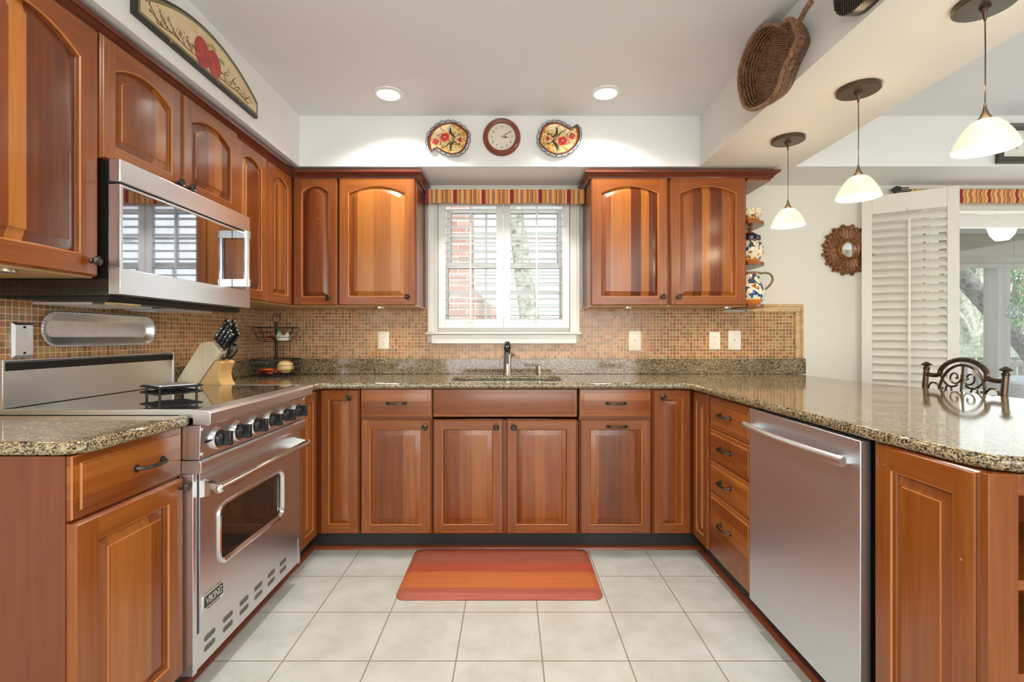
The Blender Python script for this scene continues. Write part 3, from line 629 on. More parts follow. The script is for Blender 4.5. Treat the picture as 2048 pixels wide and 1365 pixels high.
# ------------------------------------------------------------------ range
rg = thing('range', 'stainless steel electric range with six knobs set in the left counter', 'range', (-1.28, 1.905, 0))
y0, y1 = 1.524, 2.302
m = MB(); m.box(-1.60, -1.03, y0, y1, .10, .915, mi=0); m.build('body', 'blackgloss', rg, smooth=0)
for a, b in ((y0, y0+.02), (y1-.02, y1)): B(-1.03, -.986, a, b, .10, .73).build('side_panel', 'steel', rg, bev=.001)
B(-1.585, -.985, y0+.012, y1-.012, .9155, .931).build('cooktop', 'cooktop', rg, bev=.001)
for a in (y0, y1-.0115): B(-1.60, -.985, a, a+.0115, .905, .932).build('cooktop_frame', 'steelh', rg, bev=.001)
MB().prism([(-.9845, .885), (-.936, .882), (-.929, .889), (-.929, .921), (-.938, .929), (-.9845, .932)], y0-.004, y1+.004, 'y').build('front_ledge', 'steelh', rg, bev=.0015)
cpn = MB().prism([(-1.03, .775), (-.966, .775), (-.962, .8815), (-1.03, .8815)], y0, y1, 'y').build('control_panel', 'steel', rg, bev=.001)
MB().prism([(-1.03, .731), (-.964, .731), (-.960, .737), (-.960, .766), (-.966, .772), (-1.03, .772)], y0-.002, y1+.002, 'y').build('trim_band', 'steelh', rg, bev=.001)
for yy in (y0+.012, y1-.012):
    for zz in (.79, .868): MB().lathe([(.006, -.965), (.006, -.9605), (.003, -.959)], (0, yy, zz), 12, 'x').build('screw', 'chrome', cpn)
for k in range(6):
    yy = 1.612+.119*k; zz = .825
    kb = MB().lathe([(.036, -.9665), (.036, -.957), (.033, -.953), (.028, -.953), (.0265, -.956)], (0, yy, zz), 32, 'x').build('knob_bezel', 'chrome', rg)
    m = MB(); m.lathe([(.026, -.957), (.0255, -.944), (.019, -.940), (.018, -.937)], (0, yy, zz), 28, 'x')
    m.prism([(-.953, -.024), (-.915, -.021), (-.911, -.015), (-.911, .015), (-.915, .021), (-.953, .024)], 0, 1, 'z')
    m2 = MB(); m2.lathe([(.026, -.957), (.0255, -.944), (.019, -.940), (.018, -.937)], (0, yy, zz), 28, 'x')
    m2.box(-.942, -.914, yy-.0085, yy+.0085, zz-.024, zz+.024); m.bm.free()
    m2.build('knob', 'black', kb, bev=.004)
    t = MB()
    for q in range(9):
        a = radians(30+q*30); t.box(-.9555, -.9526, -.0008, .0008, .020, .0235, mat=Matrix.Translation((0, yy, zz)) @ Matrix.Rotation(a, 4, 'X'))
    t.build('dial_marks', 'plate', kb, smooth=0)
B(-.9645, -.9605, 1.545, 1.572, .822, .829).build('panel_print', 'black', cpn)
m = MB(); m.lathe([(.004, -.9645), (.004, -.9605), (.001, -.9600)], (0, 1.68, .862), 12, 'x'); m.build('indicator_light', 'red', cpn)
# oven door with window cut-out
dr0, dr1, dz0, dz1 = y0+.026, y1-.024, .222, .724
wnd = rrect(1.655, 2.115, .39, .585, .035, 6); m = MB()
outer = []
for k, p in enumerate(wnd):
    cx, cz = (dr0+dr1)/2, .4875; dx, dz = p[0]-1.885, p[1]-.4875
    s = min(((dr1-dr0)/2)/max(abs(dx), 1e-6)*1.0, (((dz1 if dz > 0 else cz*2-dz0)-cz) if True else 1)/max(abs(dz), 1e-6))
    outer.append((cx+dx*s, cz+dz*s))
# force exact corners
for cy_, cz_ in ((dr0, dz0), (dr1, dz0), (dr1, dz1), (dr0, dz1)):
    i = min(range(len(outer)), key=lambda i: (outer[i][0]-cy_)**2+(outer[i][1]-cz_)**2); outer[i] = (cy_, cz_)
P3 = lambda P, x: [(x, a, b) for a, b in P]
m.loft([P3(wnd, -1.02), P3(outer, -1.02), P3(outer, -.984), P3(outer, -.981), P3(wnd, -.981)], closed=True)
dr = m.build('oven_door', 'steel', rg, smooth=20)
wi = rrect(1.664, 2.106, .399, .576, .028, 6); wo_ = rrect(1.648, 2.122, .383, .592, .04, 6)
MB().loft([P3(wi, -.99), P3(wnd, -.985), P3(wo_, -.9805), P3(wo_, -.976), P3(wnd, -.974), P3(wi, -.985)], closed=True).build('window_bezel', 'chrome', dr)
MB().prism(wnd, -1.0, -.992, 'x').build('window', 'oveng', dr, smooth=0)
hdl = MB().tube([(-.925, 1.56, .675), (-.925, 2.235, .675)], .0145, 20); hdl.sphere((-.925, 1.56, .675), .0147); hdl.sphere((-.925, 2.235, .675), .0147)
for a, b in ((1.553, 1.575), (2.222, 2.244)): hdl.prism([(-.981, .648), (-.925, .661), (-.925, .689), (-.981, .702)], a, b, 'y')
hdl.build('handle', 'chrome', dr)
m = MB(); m.prism(rrect(1.562, 1.676, .272, .328, .008, 4), -.981, -.978, 'x', mi=0); m.prism(rrect(1.568, 1.670, .286, .323, .005, 4), -.978, -.9774, 'x', mi=1)
bd = m.build('badge', ['chrome', 'black'], dr, smooth=0)
RT = (pi/2, 0, pi/2)
text_mesh('VIKING', .034, .0004, 'chrome', bd, 'badge_lettering', (-.9770, 1.619, .3045), RT, .0006, .78)
text_mesh('PROFESSIONAL', .0095, .0002, 'black', bd, 'badge_lettering', (-.9778, 1.619, .2787), RT, 0, 1.1)
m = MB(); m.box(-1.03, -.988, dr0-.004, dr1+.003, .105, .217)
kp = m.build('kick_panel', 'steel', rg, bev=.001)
for k in range(6):
    for zz in (.178, .145):
        yy = 1.612+.104*k
        MB().prism(rrect(yy-.03, yy+.03, zz-.009, zz+.009, .0088, 4), -.9885, -.9872, 'x').build('vent_slot', 'slot', kp, smooth=0)
bg = MB(); bg.prism([(-1.609, .9325), (-1.583, .9325), (-1.583, 1.052), (-1.594, 1.054), (-1.594, 1.078), (-1.583, 1.080), (-1.583, 1.085), (-1.609, 1.085)], y0+.01, y1-.002, 'y')
bg.box(-1.609, -1.580, y0+.002, y0+.0095, .9325, 1.087); bg.box(-1.609, -1.580, y1-.0015, y1+.005, .9325, 1.087)
bgo = bg.build('backguard', 'steelh', rg, bev=.001); B(-1.5845, -1.5825, y0+.012, y1-.004, 1.050, 1.076).build('recess_shade_strip', 'iron', bgo)  # black strip paints in the shade of the backguard's top recess
for yy in (y0+.05, y1-.05):
    for xx in (-1.12, -1.5): MB().cyl((xx, yy, 0), (xx, yy, .1), .018).build('foot', 'iron', rg)
# ------------------------------------------------------------------ microwave
mw = thing('microwave', 'stainless over-the-range microwave with mirrored door and vertical handle', 'microwave', (-1.4, 1.885, 1.28))
a0, a1 = 1.508, 2.262
B(XL+.01, -1.2365, a0+.004, a1-.004, 1.285, 1.705).build('body', 'blackgloss', mw, bev=.003)
B(-1.236, -1.20, a0, a1, 1.637, 1.708).build('vent_panel', 'steel', mw, bev=.003)
md = MB(); md.box(-1.236, -1.20, a0, a1, 1.290, 1.3695); md.box(-1.236, -1.20, a0, a0+.012, 1.3695, 1.630); md.box(-1.236, -1.20, 2.235, a1, 1.3695, 1.630); md.box(-1.236, -1.20, a0+.012, 2.235, 1.622, 1.630)
mdo = md.build('door', 'steel', mw, bev=.001)
B(-1.235, -1.2012, a0+.0125, 2.2345, 1.370, 1.6215).build('window', 'mirglass', mdo, smooth=0)
m = MB(); m.cyl((-1.148, 2.135, 1.385), (-1.148, 2.135, 1.605), .0125, seg=24)
for a, b in ((1.375, 1.408), (1.585, 1.618)): m.box(-1.2, -1.148, 2.118, 2.152, a, b); m.cyl((-1.148, 2.135, a), (-1.148, 2.135, b), .0165, seg=24)
m.build('handle', 'chrome', mdo, bev=.001)
m = MB(); m.prism([(-1.59, 1.279), (-1.25, 1.267), (-1.238, 1.284), (-1.60, 1.284)], a0+.01, a1-.01, 'y'); m.build('underside', 'iron', mw)
for a in (1.56, 1.93): B(-1.52, -1.33, a, a+.26, 1.262, 1.2695).build('filter', 'steelh', mw)
B(-1.29, -1.25, 1.56, 1.66, 1.262, 1.268).build('lamp_lens', 'trav', mw)
# ------------------------------------------------------------------ dishwasher
dw = thing('dishwasher', 'stainless dishwasher with bowed bar handle in the peninsula', 'dishwasher', (1.26, 1.64, 0))
B(.992, 1.55, 1.337, 1.952, .105, .872).build('tub', 'black', dw, smooth=0)
dd = B(.955, .985, 1.336, 1.955, .115, .874).build('door', 'dwsteel', dw, bev=.002)
m = MB(); n = 24; rings = []
for k in range(n+1):
    t = k/n*2-1; yy = 1.6455-.288*t; xx = .906-.0+.022*t*t
    rings.append([(xx-.011, yy, .799), (xx-.013, yy, .807), (xx-.011, yy, .822), (xx-.005, yy, .826), (xx+.003, yy, .822), (xx+.003, yy, .800), (xx-.004, yy, .796)])
m.loft(rings)
for yy in (1.9, 1.391): m.box(.920, .955, yy-.016, yy+.016, .802, .820)
m.build('handle', 'steelh', dd, smooth=50)
B(.986, .9915, 1.3365, 1.954, .872, .880).build('control_strip', 'black', dw)
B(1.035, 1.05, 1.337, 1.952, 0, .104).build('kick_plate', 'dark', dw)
# ------------------------------------------------------------------ kitchen window
wd = MB(); z_ = 2.125
wd.box(-.532, wx0, 3.176, 3.199, 1.186, z_); wd.box(wx1, .45, 3.176, 3.199, 1.186, z_); wd.box(wx0, wx1, 3.176, 3.199, wz1, z_)
for x0, x1 in ((-.532, -.514), (.432, .45)): wd.box(x0, x1, 3.168, 3.177, 1.186, z_)
for x0, x1 in ((-.478, wx0), (wx1, .398)): wd.box(x0, x1, 3.170, 3.177, 1.186, wz1)
wdo = wd.build('window_1', 'trim', bev=.002); wdo['kind'] = 'structure'
m = MB(); m.box(-.545, .462, 3.150, 3.199, 1.172, 1.1855); m.box(-.51, .43, 3.166, 3.190, 1.112, 1.1715); m.build('sill', 'trim', wdo, bev=.004)
m = MB(); m.box(wx0, wx0+.02, 3.2, 3.32, wz0, wz1); m.box(wx1-.02, wx1, 3.2, 3.32, wz0, wz1); m.box(wx0+.02, wx1-.02, 3.2, 3.32, wz1-.03, wz1); m.box(wx0+.02, wx1-.02, 3.2, 3.32, wz0, wz0+.02)
m.build('jamb', 'whitep', wdo)
def sash(x0, x1, z0, z1, y, name):
    f = MB(); t = .03
    f.box(x0-t, x0, y, y+.03, z0-t, z1+t); f.box(x1, x1+t, y, y+.03, z0-t, z1+t); f.box(x0, x1, y, y+.03, z1, z1+t); f.box(x0, x1, y, y+.03, z0-t, z0)
    for xx in (-.16, .083): f.box(xx-.008, xx+.008, y+.01, y+.022, z0, z1)
    zz = (z0+z1)/2; f.box(x0, x1, y+.0105, y+.0215, zz-.009, zz+.009)
    o = f.build(name, 'whitep', wdo)
    B(x0, x1, y+.014, y+.018, z0, z1).build('pane', 'glass', o, smooth=0)
    g = MB()
    for a in ((x0, x0+.003, z0, z1), (x1-.003, x1, z0, z1), (x0, x1, z1-.003, z1)): g.box(a[0], a[1], y+.006, y+.014, a[2], a[3])
    g.build('gasket', 'iron', o)
sash(-.41, .333, 1.277, 1.612, 3.255, 'sash'); sash(-.395, .318, 1.655, 1.985, 3.288, 'sash')
def shutter(name, label, x0, x1, ox0, ox1, loc_y=3.182):
    s = thing(name, label, 'shutter', ((x0+x1)/2, loc_y, 1.212))
    f = MB(); zt = 2.045
    f.box(x0, ox0, loc_y-.014, loc_y+.014, 1.213, zt); f.box(ox1, x1, loc_y-.014, loc_y+.014, 1.213, zt)
    f.box(ox0, ox1, loc_y-.014, loc_y+.014, 1.213, 1.268); f.box(ox0, ox1, loc_y-.014, loc_y+.014, 2.005, zt)
    f.build('frame', 'whitep', s, bev=.0015)
    for k in range(14):
        z = 1.296+.0522*k; a = radians(4)
        b = MB(); prof = [(-.028, 0), (-.02, .002), (0, .0028), (.02, .002), (.028, 0), (.02, -.002), (0, -.0028), (-.02, -.002)]
        rp = [(loc_y+p*cos(a)-q*sin(a), z-p*sin(a)+q*cos(a)) for p, q in prof]
        b.prism(rp, ox0+.001, ox1-.001, 'x'); b.build('slat', 'whitep', s, smooth=60)
    xm = (ox0+ox1)/2
    B(xm-.005, xm+.005, loc_y-.040, loc_y-.032, 1.285, 1.995).build('tilt_rod', 'whitep', s, bev=.001)
    m = MB(); m.lathe([(.007, loc_y-.014), (.005, loc_y-.022), (.009, loc_y-.03), (.001, loc_y-.033)], (xm, 0, 1.256), 14, 'y'); m.build('knob', 'whitep', s)
    return s
shutter('plantation_shutter', 'left white louvered shutter leaf in the sink window', -.464, -.0445, -.418, -.089)
shutter('plantation_shutter', 'right white louvered shutter leaf in the sink window', -.0415, .384, .003, .340)
def valance(name, label, x0, x1, y, z0, z1, mat, ret=.07, amp=.004, dep=.0):
    va = MB(); n = int((x1-x0)/.012); front_ = []; back_ = []
    path = [(x0+.004, y+ret), (x0, y+.006)] + [(x0+(x1-x0)*k/n, y+.003*sin(k*.9)) for k in range(n+1)] + [(x1, y+.006), (x1-.004, y+ret)]
    V = lambda p, z, d: (p[0], p[1]+d, z)
    rows = []
    for d, rev in ((0, False), (.004, True)):
        pass
    for i, (a, b) in enumerate(zip(path, path[1:])):
        za = z0+amp*sin(a[0]*11)+.002*sin(a[0]*60); zb = z0+amp*sin(b[0]*11)+.002*sin(b[0]*60)
        q = [V(a, za, 0), V(b, zb, 0), V(b, z1, 0), V(a, z1, 0)]; r = [V(a, za, .004), V(b, zb, .004), V(b, z1, .004), V(a, z1, .004)]
        va.loft([q, r])
    va.box(x0+.004, x1-.004, y+.006, y+ret, z1-.012, z1-.002)
    return tag(va.build(name, mat, smooth=60), label, 'valance')
valance('valance', 'red and gold striped fabric valance over the sink window', -.532, .470, 3.085, 1.998, 2.085, 'val')
# ------------------------------------------------------------------ recessed lights
def recessed(x, y, label, e=EK):
    t = thing('recessed_light', label, 'ceiling light', (x, y, ZC-.004), group='recessed ceiling lights')
    MB().lathe([(.058, ZC-.004), (.060, ZC-.010), (.078, ZC-.007), (.080, ZC-.0005), (.058, ZC-.0005)], (x, y, 0), 40).build('trim_ring', 'whitep', t)
    MB().lathe([(.0575, ZC-.0005), (.0575, ZC-.006), (.03, ZC-.0065), (.001, ZC-.0065)], (x, y, 0), 32).build('lens', 'can', t)
    lamp('can_and_fill_light', 'SPOT', (x, y, ZC-.02), e*3.2, EC, (0, 0, 0), .05, spot=radians(140), blend=.6, parent=t)
recessed(-.640, 2.58, 'round recessed ceiling light, left of the two above the sink')
recessed(.501, 2.57, 'round recessed ceiling light, right of the two above the sink')
for (x, y) in ((-.64, .9), (.5, .9), (-.64, -.8), (.5, -.8)):
    lamp('can_and_fill_light', 'SPOT', (x, y, ZC-.02), EK*2.6, EC, (0, 0, 0), .06, spot=radians(150), blend=.6)  # unseen ceiling spots without fittings, added to brighten the room
# pendants
def pendant(x, y, label):
    t = thing('pendant_light', label, 'pendant lamp', (x, y, ZS), group='pendants over the peninsula')
    MB().lathe([(.001, ZS-.0005), (.075, ZS-.0005), (.076, ZS-.004), (.076, ZS-.015), (.072, ZS-.018), (.001, ZS-.019)], (x, y, 0), 40).build('canopy', 'cord', t)
    MB().lathe([(.001, ZS-.0185), (.014, ZS-.019), (.014, ZS-.026), (.010, ZS-.030), (.007, ZS-.034), (.003, ZS-.058), (.001, ZS-.059)], (x, y, 0), 20).build('stem', 'cord', t)
    MB().tube([(x, y, ZS-.055), (x+.001, y, 2.0), (x, y, 1.835)], .0018, 6).build('cord', 'cord', t)
    MB().lathe([(.001, 1.845), (.003, 1.842), (.005, 1.828), (.010, 1.812), (.019, 1.797), (.023, 1.793), (.001, 1.792)], (x, y, 0), 24).build('socket_cup', 'cord', t)
    MB().lathe([(.023, 1.795), (.034, 1.789), (.048, 1.773), (.062, 1.750), (.072, 1.728), (.078, 1.712), (.0765, 1.710), (.070, 1.727), (.060, 1.748), (.046, 1.770), (.032, 1.785), (.022, 1.790)], (x, y, 0), 40).build('shade', 'glow', t)
    MB().sphere((x, y, 1.748), .022).build('bulb', 'puck', t)
    lamp('pendant_glow', 'POINT', (x, y, 1.69), 2.2, (1, .80, .52), size=.05, parent=t)
    lamp('pendant_uplight', 'POINT', (x, y, 1.90), .9, (1, .74, .42), size=.05, parent=t)
pendant(1.384, 2.44, 'frosted glass cone pendant farthest back, beside the wall cabinets')
pendant(1.382, 1.944, 'frosted glass cone pendant, middle of the three')
pendant(1.396, 1.440, 'frosted glass cone pendant nearest the camera, upper right')
def puck(x, y, label, e=2.2):
    z = UZ
    t = thing('puck_light', label, 'under-cabinet light', (x, y, z-.01), group='under-cabinet puck lights')
    MB().lathe([(.034, z-.0005), (.034, z-.008), (.027, z-.010), (.026, z-.0095)], (x, y, 0), 28).build('housing', 'nickel', t)
    MB().lathe([(.026, z-.001), (.026, z-.0085), (.001, z-.009)], (x, y, 0), 24).build('lens', 'puck', t)
    lamp('puck_glow', 'SPOT', (x, y, z-.02), e, (1, .78, .48), (0, 0, 0), .025, spot=radians(150), blend=.8, parent=t)
puck(-.79, 2.975, 'puck light under the cabinet left of the window')
puck(.71, 2.975, 'puck light under the right cabinets, nearer the window')
puck(1.31, 2.975, 'puck light under the right cabinets, nearer the open shelves')
puck(-1.34, 1.285, 'puck light under the nearest left wall cabinet')
puck(-1.33, 2.42, 'puck light under the narrow cabinet right of the microwave')
# ------------------------------------------------------------------ wall plates
def wall_plate(x, z, kind, label, w=.072, h=.115):
    y = 3.1915
    t = thing('wall_outlet' if kind == 'o' else 'light_switch', label, 'outlet' if kind == 'o' else 'switch', (x, y, z-h/2))
    MB().loft([[(a, y, b) for a, b in rrect(x-w/2, x+w/2, z-h/2, z+h/2, .004, 3)], [(a, y-.003, b) for a, b in rrect(x-w/2, x+w/2, z-h/2, z+h/2, .004, 3)], [(a, y-.006, b) for a, b in rrect(x-w/2+.004, x+w/2-.004, z-h/2+.004, z+h/2-.004, .003, 3)]]).build('cover', 'plate', t)
    if kind == 'o':
        for s in (-1, 1):
            r = MB().prism(rrect(x-.017, x+.017, z+s*.02-.015, z+s*.02+.015, .010, 5), y-.0075, y-.0061, 'y').build('receptacle', 'plate', t)
            m = MB()
            for q in (-.006, .006): m.box(x+q-.001, x+q+.001, y-.0079, y-.0074, z+s*.02, z+s*.02+.008)
            m.cyl((x, y-.0079, z+s*.02-.007), (x, y-.0074, z+s*.02-.007), .0022); m.build('slots', 'iron', r)
    else:
        B(x-.006, x+.006, y-.0068, y-.0061, z-.013, z+.013).build('toggle_slot', 'plate', t)
        MB().prism([(y-.006, z-.004), (y-.018, z+.004), (y-.018, z+.010), (y-.006, z+.006)], x-.004, x+.004, 'x').build('toggle', 'plate', t, bev=.001)
wall_plate(-.823, 1.134, 'o', 'white double outlet on the mosaic left of the window')
wall_plate(.812, 1.131, 's', 'white light switch just right of the sink window', .082, .128)
wall_plate(1.332, 1.132, 'o', 'white double outlet on the mosaic right of the window')
wall_plate(1.461, 1.134, 's', 'white light switch farthest right on the mosaic', .082, .125)
pp = thing('steel_wall_plate', 'pewter outlet cover on the mosaic above the range', 'outlet cover', (XL+.012, 1.615, 1.09))
f = lambda d, x: [(x, 1.578+d, 1.09+d), (x, 1.652-d, 1.09+d), (x, 1.652-d, 1.205-d), (x, 1.578+d, 1.205-d)]
MB().loft([f(0, XL+.0085), f(0, XL+.012), f(.008, XL+.018), f(.009, XL+.018)]).build('cover', 'silver', pp)
for z in (1.105, 1.19): MB().lathe([(.004, XL+.0178), (.004, XL+.0195), (.001, XL+.02)], (0, 1.615, z), 10, 'x').build('screw', 'iron', pp)
# ------------------------------------------------------------------ silver tray
ty, tz, th, tw = 1.925, 1.186, .061, .264
def stad(d, x): return [(x, a, b) for a, b in rrect(ty-tw+d, ty+tw-d, tz-th+d, tz+th-d, th-d-.004, 12)]
st_ = thing('serving_tray', 'long oval silver tray with beaded rim hung above the range', 'tray', (XL+.02, ty, tz-th))
MB().loft([stad(.022, XL+.010), stad(.004, XL+.024), stad(0, XL+.030), stad(.003, XL+.033), stad(.018, XL+.026), stad(.030, XL+.0155), stad(.034, XL+.0145)]).build('dish', 'silver', st_, smooth=60)
m = MB(); out = [Vector(p) for p in stad(.001, XL+.032)]; per = 0; pts = []
segs_ = list(zip(out, out[1:]+out[:1])); Ltot = sum((b-a).length for a, b in segs_); nb = 110; step = Ltot/nb; acc = 0; nxt = 0
for a, b in segs_:
    l = (b-a).length
    while nxt <= acc+l and len(pts) < nb:
        pts.append(a.lerp(b, (nxt-acc)/max(l, 1e-9))); nxt += step
    acc += l
for p in pts: m.sphere(p, .0048, seg=6, rings=4)
m.build('beading', 'silver', st_)
# ------------------------------------------------------------------ trivet on the cooktop
tv = thing('trivet', 'black iron two-tier trivet standing on the cooktop', 'trivet', (-1.27, 1.84, .931), radians(-35))
def tl(mb): return mb
def frame_(z, w, d, nm, slat=5):
    m = MB(); m.tube([(a, b, z) for a, b in rrect(-w/2, w/2, -d/2, d/2, .015, 4)], .0035, 6, closed=True)
    for k in range(1, slat): m.tube([(-w/2+w*k/slat, -d/2, z), (-w/2+w*k/slat, d/2, z)], .0022, 6)
    for k in range(1, 4): m.tube([(-w/2, -d/2+d*k/4, z), (w/2, -d/2+d*k/4, z)], .0022, 6)
    for s in (-1, 1): m.tube([(s*w/2, -.03, z), (s*(w/2+.018), -.02, z), (s*(w/2+.018), .02, z), (s*w/2, .03, z)], .003, 6)
    return m.build(nm, 'iron', tv, world=False, loc=(0, 0, 0))
frame_(.022, .155, .155, 'rack'); frame_(.044, .155, .155, 'rack')
m = MB()
for a in (-1, 1):
    for b in (-1, 1): m.cyl((a*.06, b*.06, 0), (a*.06, b*.06, .044), .0045, seg=8)
m.build('posts', 'iron', tv, world=False, loc=(0, 0, 0))
MB().loft([[(a, b, z) for a, b in rrect(-.066, .066, -.066, .066, .012, 4)] for z in (.0475, .051)]).build('tile', 'silver', tv, world=False, loc=(0, 0, 0))
# ------------------------------------------------------------------ knife block, knives, scissors
kb_ = thing('knife_block', 'pale wooden knife block in the left corner beside the range', 'knife block', (-1.47, 2.39, .9155))
ya, yb = 2.337, 2.447
MB().prism([(-1.545, .9155), (-1.592, .947), (-1.475, 1.131), (-1.428, 1.136), (-1.383, 1.083), (-1.410, 1.046), (-1.498, .9155)], ya, yb, 'y').build('slanted_block', 'block', kb_, bev=.003)
foot = [(-1.493, .9155), (-1.408, 1.043), (-1.382, 1.041), (-1.372, 1.032), (-1.386, 1.0), (-1.390, .975), (-1.384, .945), (-1.372, .925), (-1.372, .9155)]
MB().prism(foot, ya+.001, yb-.001, 'y').build('foot', 'blockend', kb_, bev=.002)
kd = Vector((.54, 0, .84)).normalized(); kn = Vector((.84, 0, -.54)).normalized()
base0 = Vector((-1.428, 0, 1.136)); ed = Vector((-1.383, 0, 1.083))-base0
def knife(u, y, ln, r, label):
    p = base0+ed*u+Vector((0, y, 0))+kd*.0015
    t = thing('kitchen_knife', label, 'knife', tuple(p), group='black-handled knives in the block')
    def sec(s, a, b): c = p+kd*s; return [c+kn*a*x+Vector((0, b*y_, 0)) for x, y_ in ((1, .5), (.5, 1), (-.5, 1), (-1, .5), (-1, -.5), (-.5, -1), (.5, -1), (1, -.5))]
    m = MB(); m.loft([sec(0, r*.9, .006), sec(.012, r, .0075)], mi=0); m.loft([sec(.0122, r, .007), sec(ln*.5, r*.85, .008), sec(ln*.85, r, .008), sec(ln-.006, r*1.15, .0075)], mi=1); m.loft([sec(ln-.0055, r*1.15, .0078), sec(ln, r*1.0, .0065)], mi=0)
    h = m.build('handle', ['chrome', 'black'], t)
    m = MB()
    for sx in (-1, 1):
        m.tube([p+kd*.012-kn*(r*.95), p+kd*(ln-.006)-kn*(r*1.1)], .0017, 5)
    for s in (.3, .6, .85): c = p+kd*(ln*s); m.cyl(c+Vector((0, -.0088, 0)), c+Vector((0, -.0074, 0)), .0022, seg=8)
    m.build('tang_and_rivets', 'chrome', t)
nm = ['front row, top left', 'front row, second', 'front row, third', 'front row, lowest']
for k, (u_, ln) in enumerate(((.04, .125), (.345, .125), (.62, .105), (.88, .10))): knife(u_, 2.357, ln, .008, 'black-handled knife in the wooden block, '+nm[k])
for k, (u_, ln) in enumerate(((.10, .128), (.38, .118), (.62, .11), (.88, .105))): knife(u_, 2.407, ln, .008, 'black-handled knife in the wooden block, '+nm[k].replace('front', 'back'))
sc_ = thing('kitchen_scissors', 'black-handled scissors stuck in the lower knife block slot', 'scissors', (-1.385, 2.39, 1.044))
for s, y in ((0, 2.375), (1, 2.40)):
    c = Vector((-1.372+.010*s, y, 1.085)); m = MB()
    pts = [c+kd*(.038*cos(a))+kn*(.017*sin(a)) for a in [2*pi*k/20 for k in range(20)]]
    m.tube(pts, .006, 8, closed=True); m.tube([c-kd*.04, c-kd*.036-kn*.0], .007, 8)
    m.build('handle_loop', 'black', sc_)
MB().tube([Vector((-1.3915, 2.388, 1.052)), Vector((-1.402, 2.388, 1.048))], .004, 8).build('pivot', 'chrome', sc_)
# ------------------------------------------------------------------ two-tier wire basket and contents
bx, by = -1.440, 3.02
tb = thing('wire_basket_stand', 'black two-tier wire fruit basket in the back left corner', 'fruit basket', (bx, by, .9155))
MB().cyl((bx, by, .925), (bx, by, 1.245), .0095).build('pole', 'iron', tb)
MB().tube([(bx+.024*cos(a), by, 1.270+.024*sin(a)) for a in [2*pi*k/24 for k in range(24)]], .0025, 6, closed=True).build('ring_handle', 'iron', tb)
def circ(r, z, n=36): return [(bx+r*cos(2*pi*k/n), by+r*sin(2*pi*k/n), z) for k in range(n)]
def wbasket(nm, rs, zs):
    m = MB()
    for r, z in zip(rs, zs): m.tube(circ(r, z), .0026 if z == zs[-1] else .0017, 6, closed=True)
    for k in range(8):
        a = 2*pi*(k+.5)/8; m.tube([(bx+r*cos(a), by+r*sin(a), z) for r, z in [(.008, zs[0])]+list(zip(rs, zs))], .0018, 6)
    for r in (rs[0]*.35, rs[0]*.7): m.tube(circ(r, zs[0]), .0016, 6, closed=True)
    m.build(nm, 'iron', tb)
wbasket('lower_basket', (.105, .125, .138, .146), (.925, .955, .985, 1.018)); wbasket('upper_basket', (.085, .105, .12, .132), (1.128, 1.155, 1.185, 1.213))
m = MB()
for a in (0, 2.1, 4.2): m.sphere((bx+.1*cos(a), by+.1*sin(a), .9205), .005, seg=8, rings=6)
m.build('feet', 'iron', tb)
sq = thing('squash', 'round pale yellow squash in the lower wire basket', 'squash', (bx+.070, by-.03, .932))
m = MB().sphere((bx+.070, by-.03, .974), .042, (1.18, 1, .95), seg=28, rings=16); m.build('body', 'yellow', sq); MB().cyl((bx+.118, by-.03, .974), (bx+.124, by-.032, .976), .006, .004, 8).build('stem', 'weath', sq)
def chilies(name, label, n, r, z, seedv, cat='chili peppers'):
    random.seed(seedv); m = MB()
    for i in range(n):
        a = random.uniform(0, 2*pi); d = r*math.sqrt(random.random()); 
        x, y, zz = bx+d*cos(a), by+d*sin(a), z+random.uniform(0, .018)
        b = random.uniform(0, 2*pi); l = random.uniform(.03, .06); p = Vector((x, y, zz)); e_ = Vector((cos(b)*l, sin(b)*l, random.uniform(-.004, .01)))
        q = p+e_
        if (q-Vector((bx, by, q.z))).length > r+.02: e_ = -e_
        m.tube([p, p+e_*.35+Vector((0, 0, .006)), p+e_*.7+Vector((0, 0, .007)), p+e_], [.003, .006, .005, .0012], 7, mi=random.choice((0, 0, 1)))
    o = m.build(name, ['chili', 'chilio']); tag(o, label, cat, kind='stuff')
chilies('dried_chilies', 'heap of dried red chillies in the lower wire basket', 60, .10, .934, 3)
chilies('dried_chilies', 'a few dried red chillies in the upper wire basket', 12, .06, 1.136, 5)
jd = thing('ceramic_dish', 'small white ceramic dish with two spouts in the upper wire basket', 'dish', (bx+.055, by-.03, 1.133))
m = MB(); c_ = (bx+.055, by-.03); 
m.lathe([(.030, 1.133), (.034, 1.135), (.044, 1.160), (.045, 1.166), (.041, 1.165), (.031, 1.14), (.001, 1.138)], (c_[0], c_[1], 0), 28); m.build('bowl', 'ceramic', jd)
m = MB(); m.loft([[(c_[0]-.034, c_[1]-.012, 1.163), (c_[0]-.012, c_[1]-.012, 1.163), (c_[0]-.012, c_[1]+.01, 1.163), (c_[0]-.034, c_[1]+.01, 1.163)], [(c_[0]-.028, c_[1]-.004, 1.192), (c_[0]-.014, c_[1]-.004, 1.192), (c_[0]-.014, c_[1]+.003, 1.192), (c_[0]-.028, c_[1]+.003, 1.192)]]); m.build('spout', 'ceramic', jd)
m = MB(); m.loft([[(c_[0]+.016, c_[1]-.012, 1.163), (c_[0]+.034, c_[1]-.012, 1.163), (c_[0]+.034, c_[1]+.01, 1.163), (c_[0]+.016, c_[1]+.01, 1.163)], [(c_[0]+.026, c_[1]-.004, 1.190), (c_[0]+.032, c_[1]-.004, 1.190), (c_[0]+.032, c_[1]+.003, 1.190), (c_[0]+.026, c_[1]+.003, 1.190)]]); m.build('spout', 'ceramic', jd)
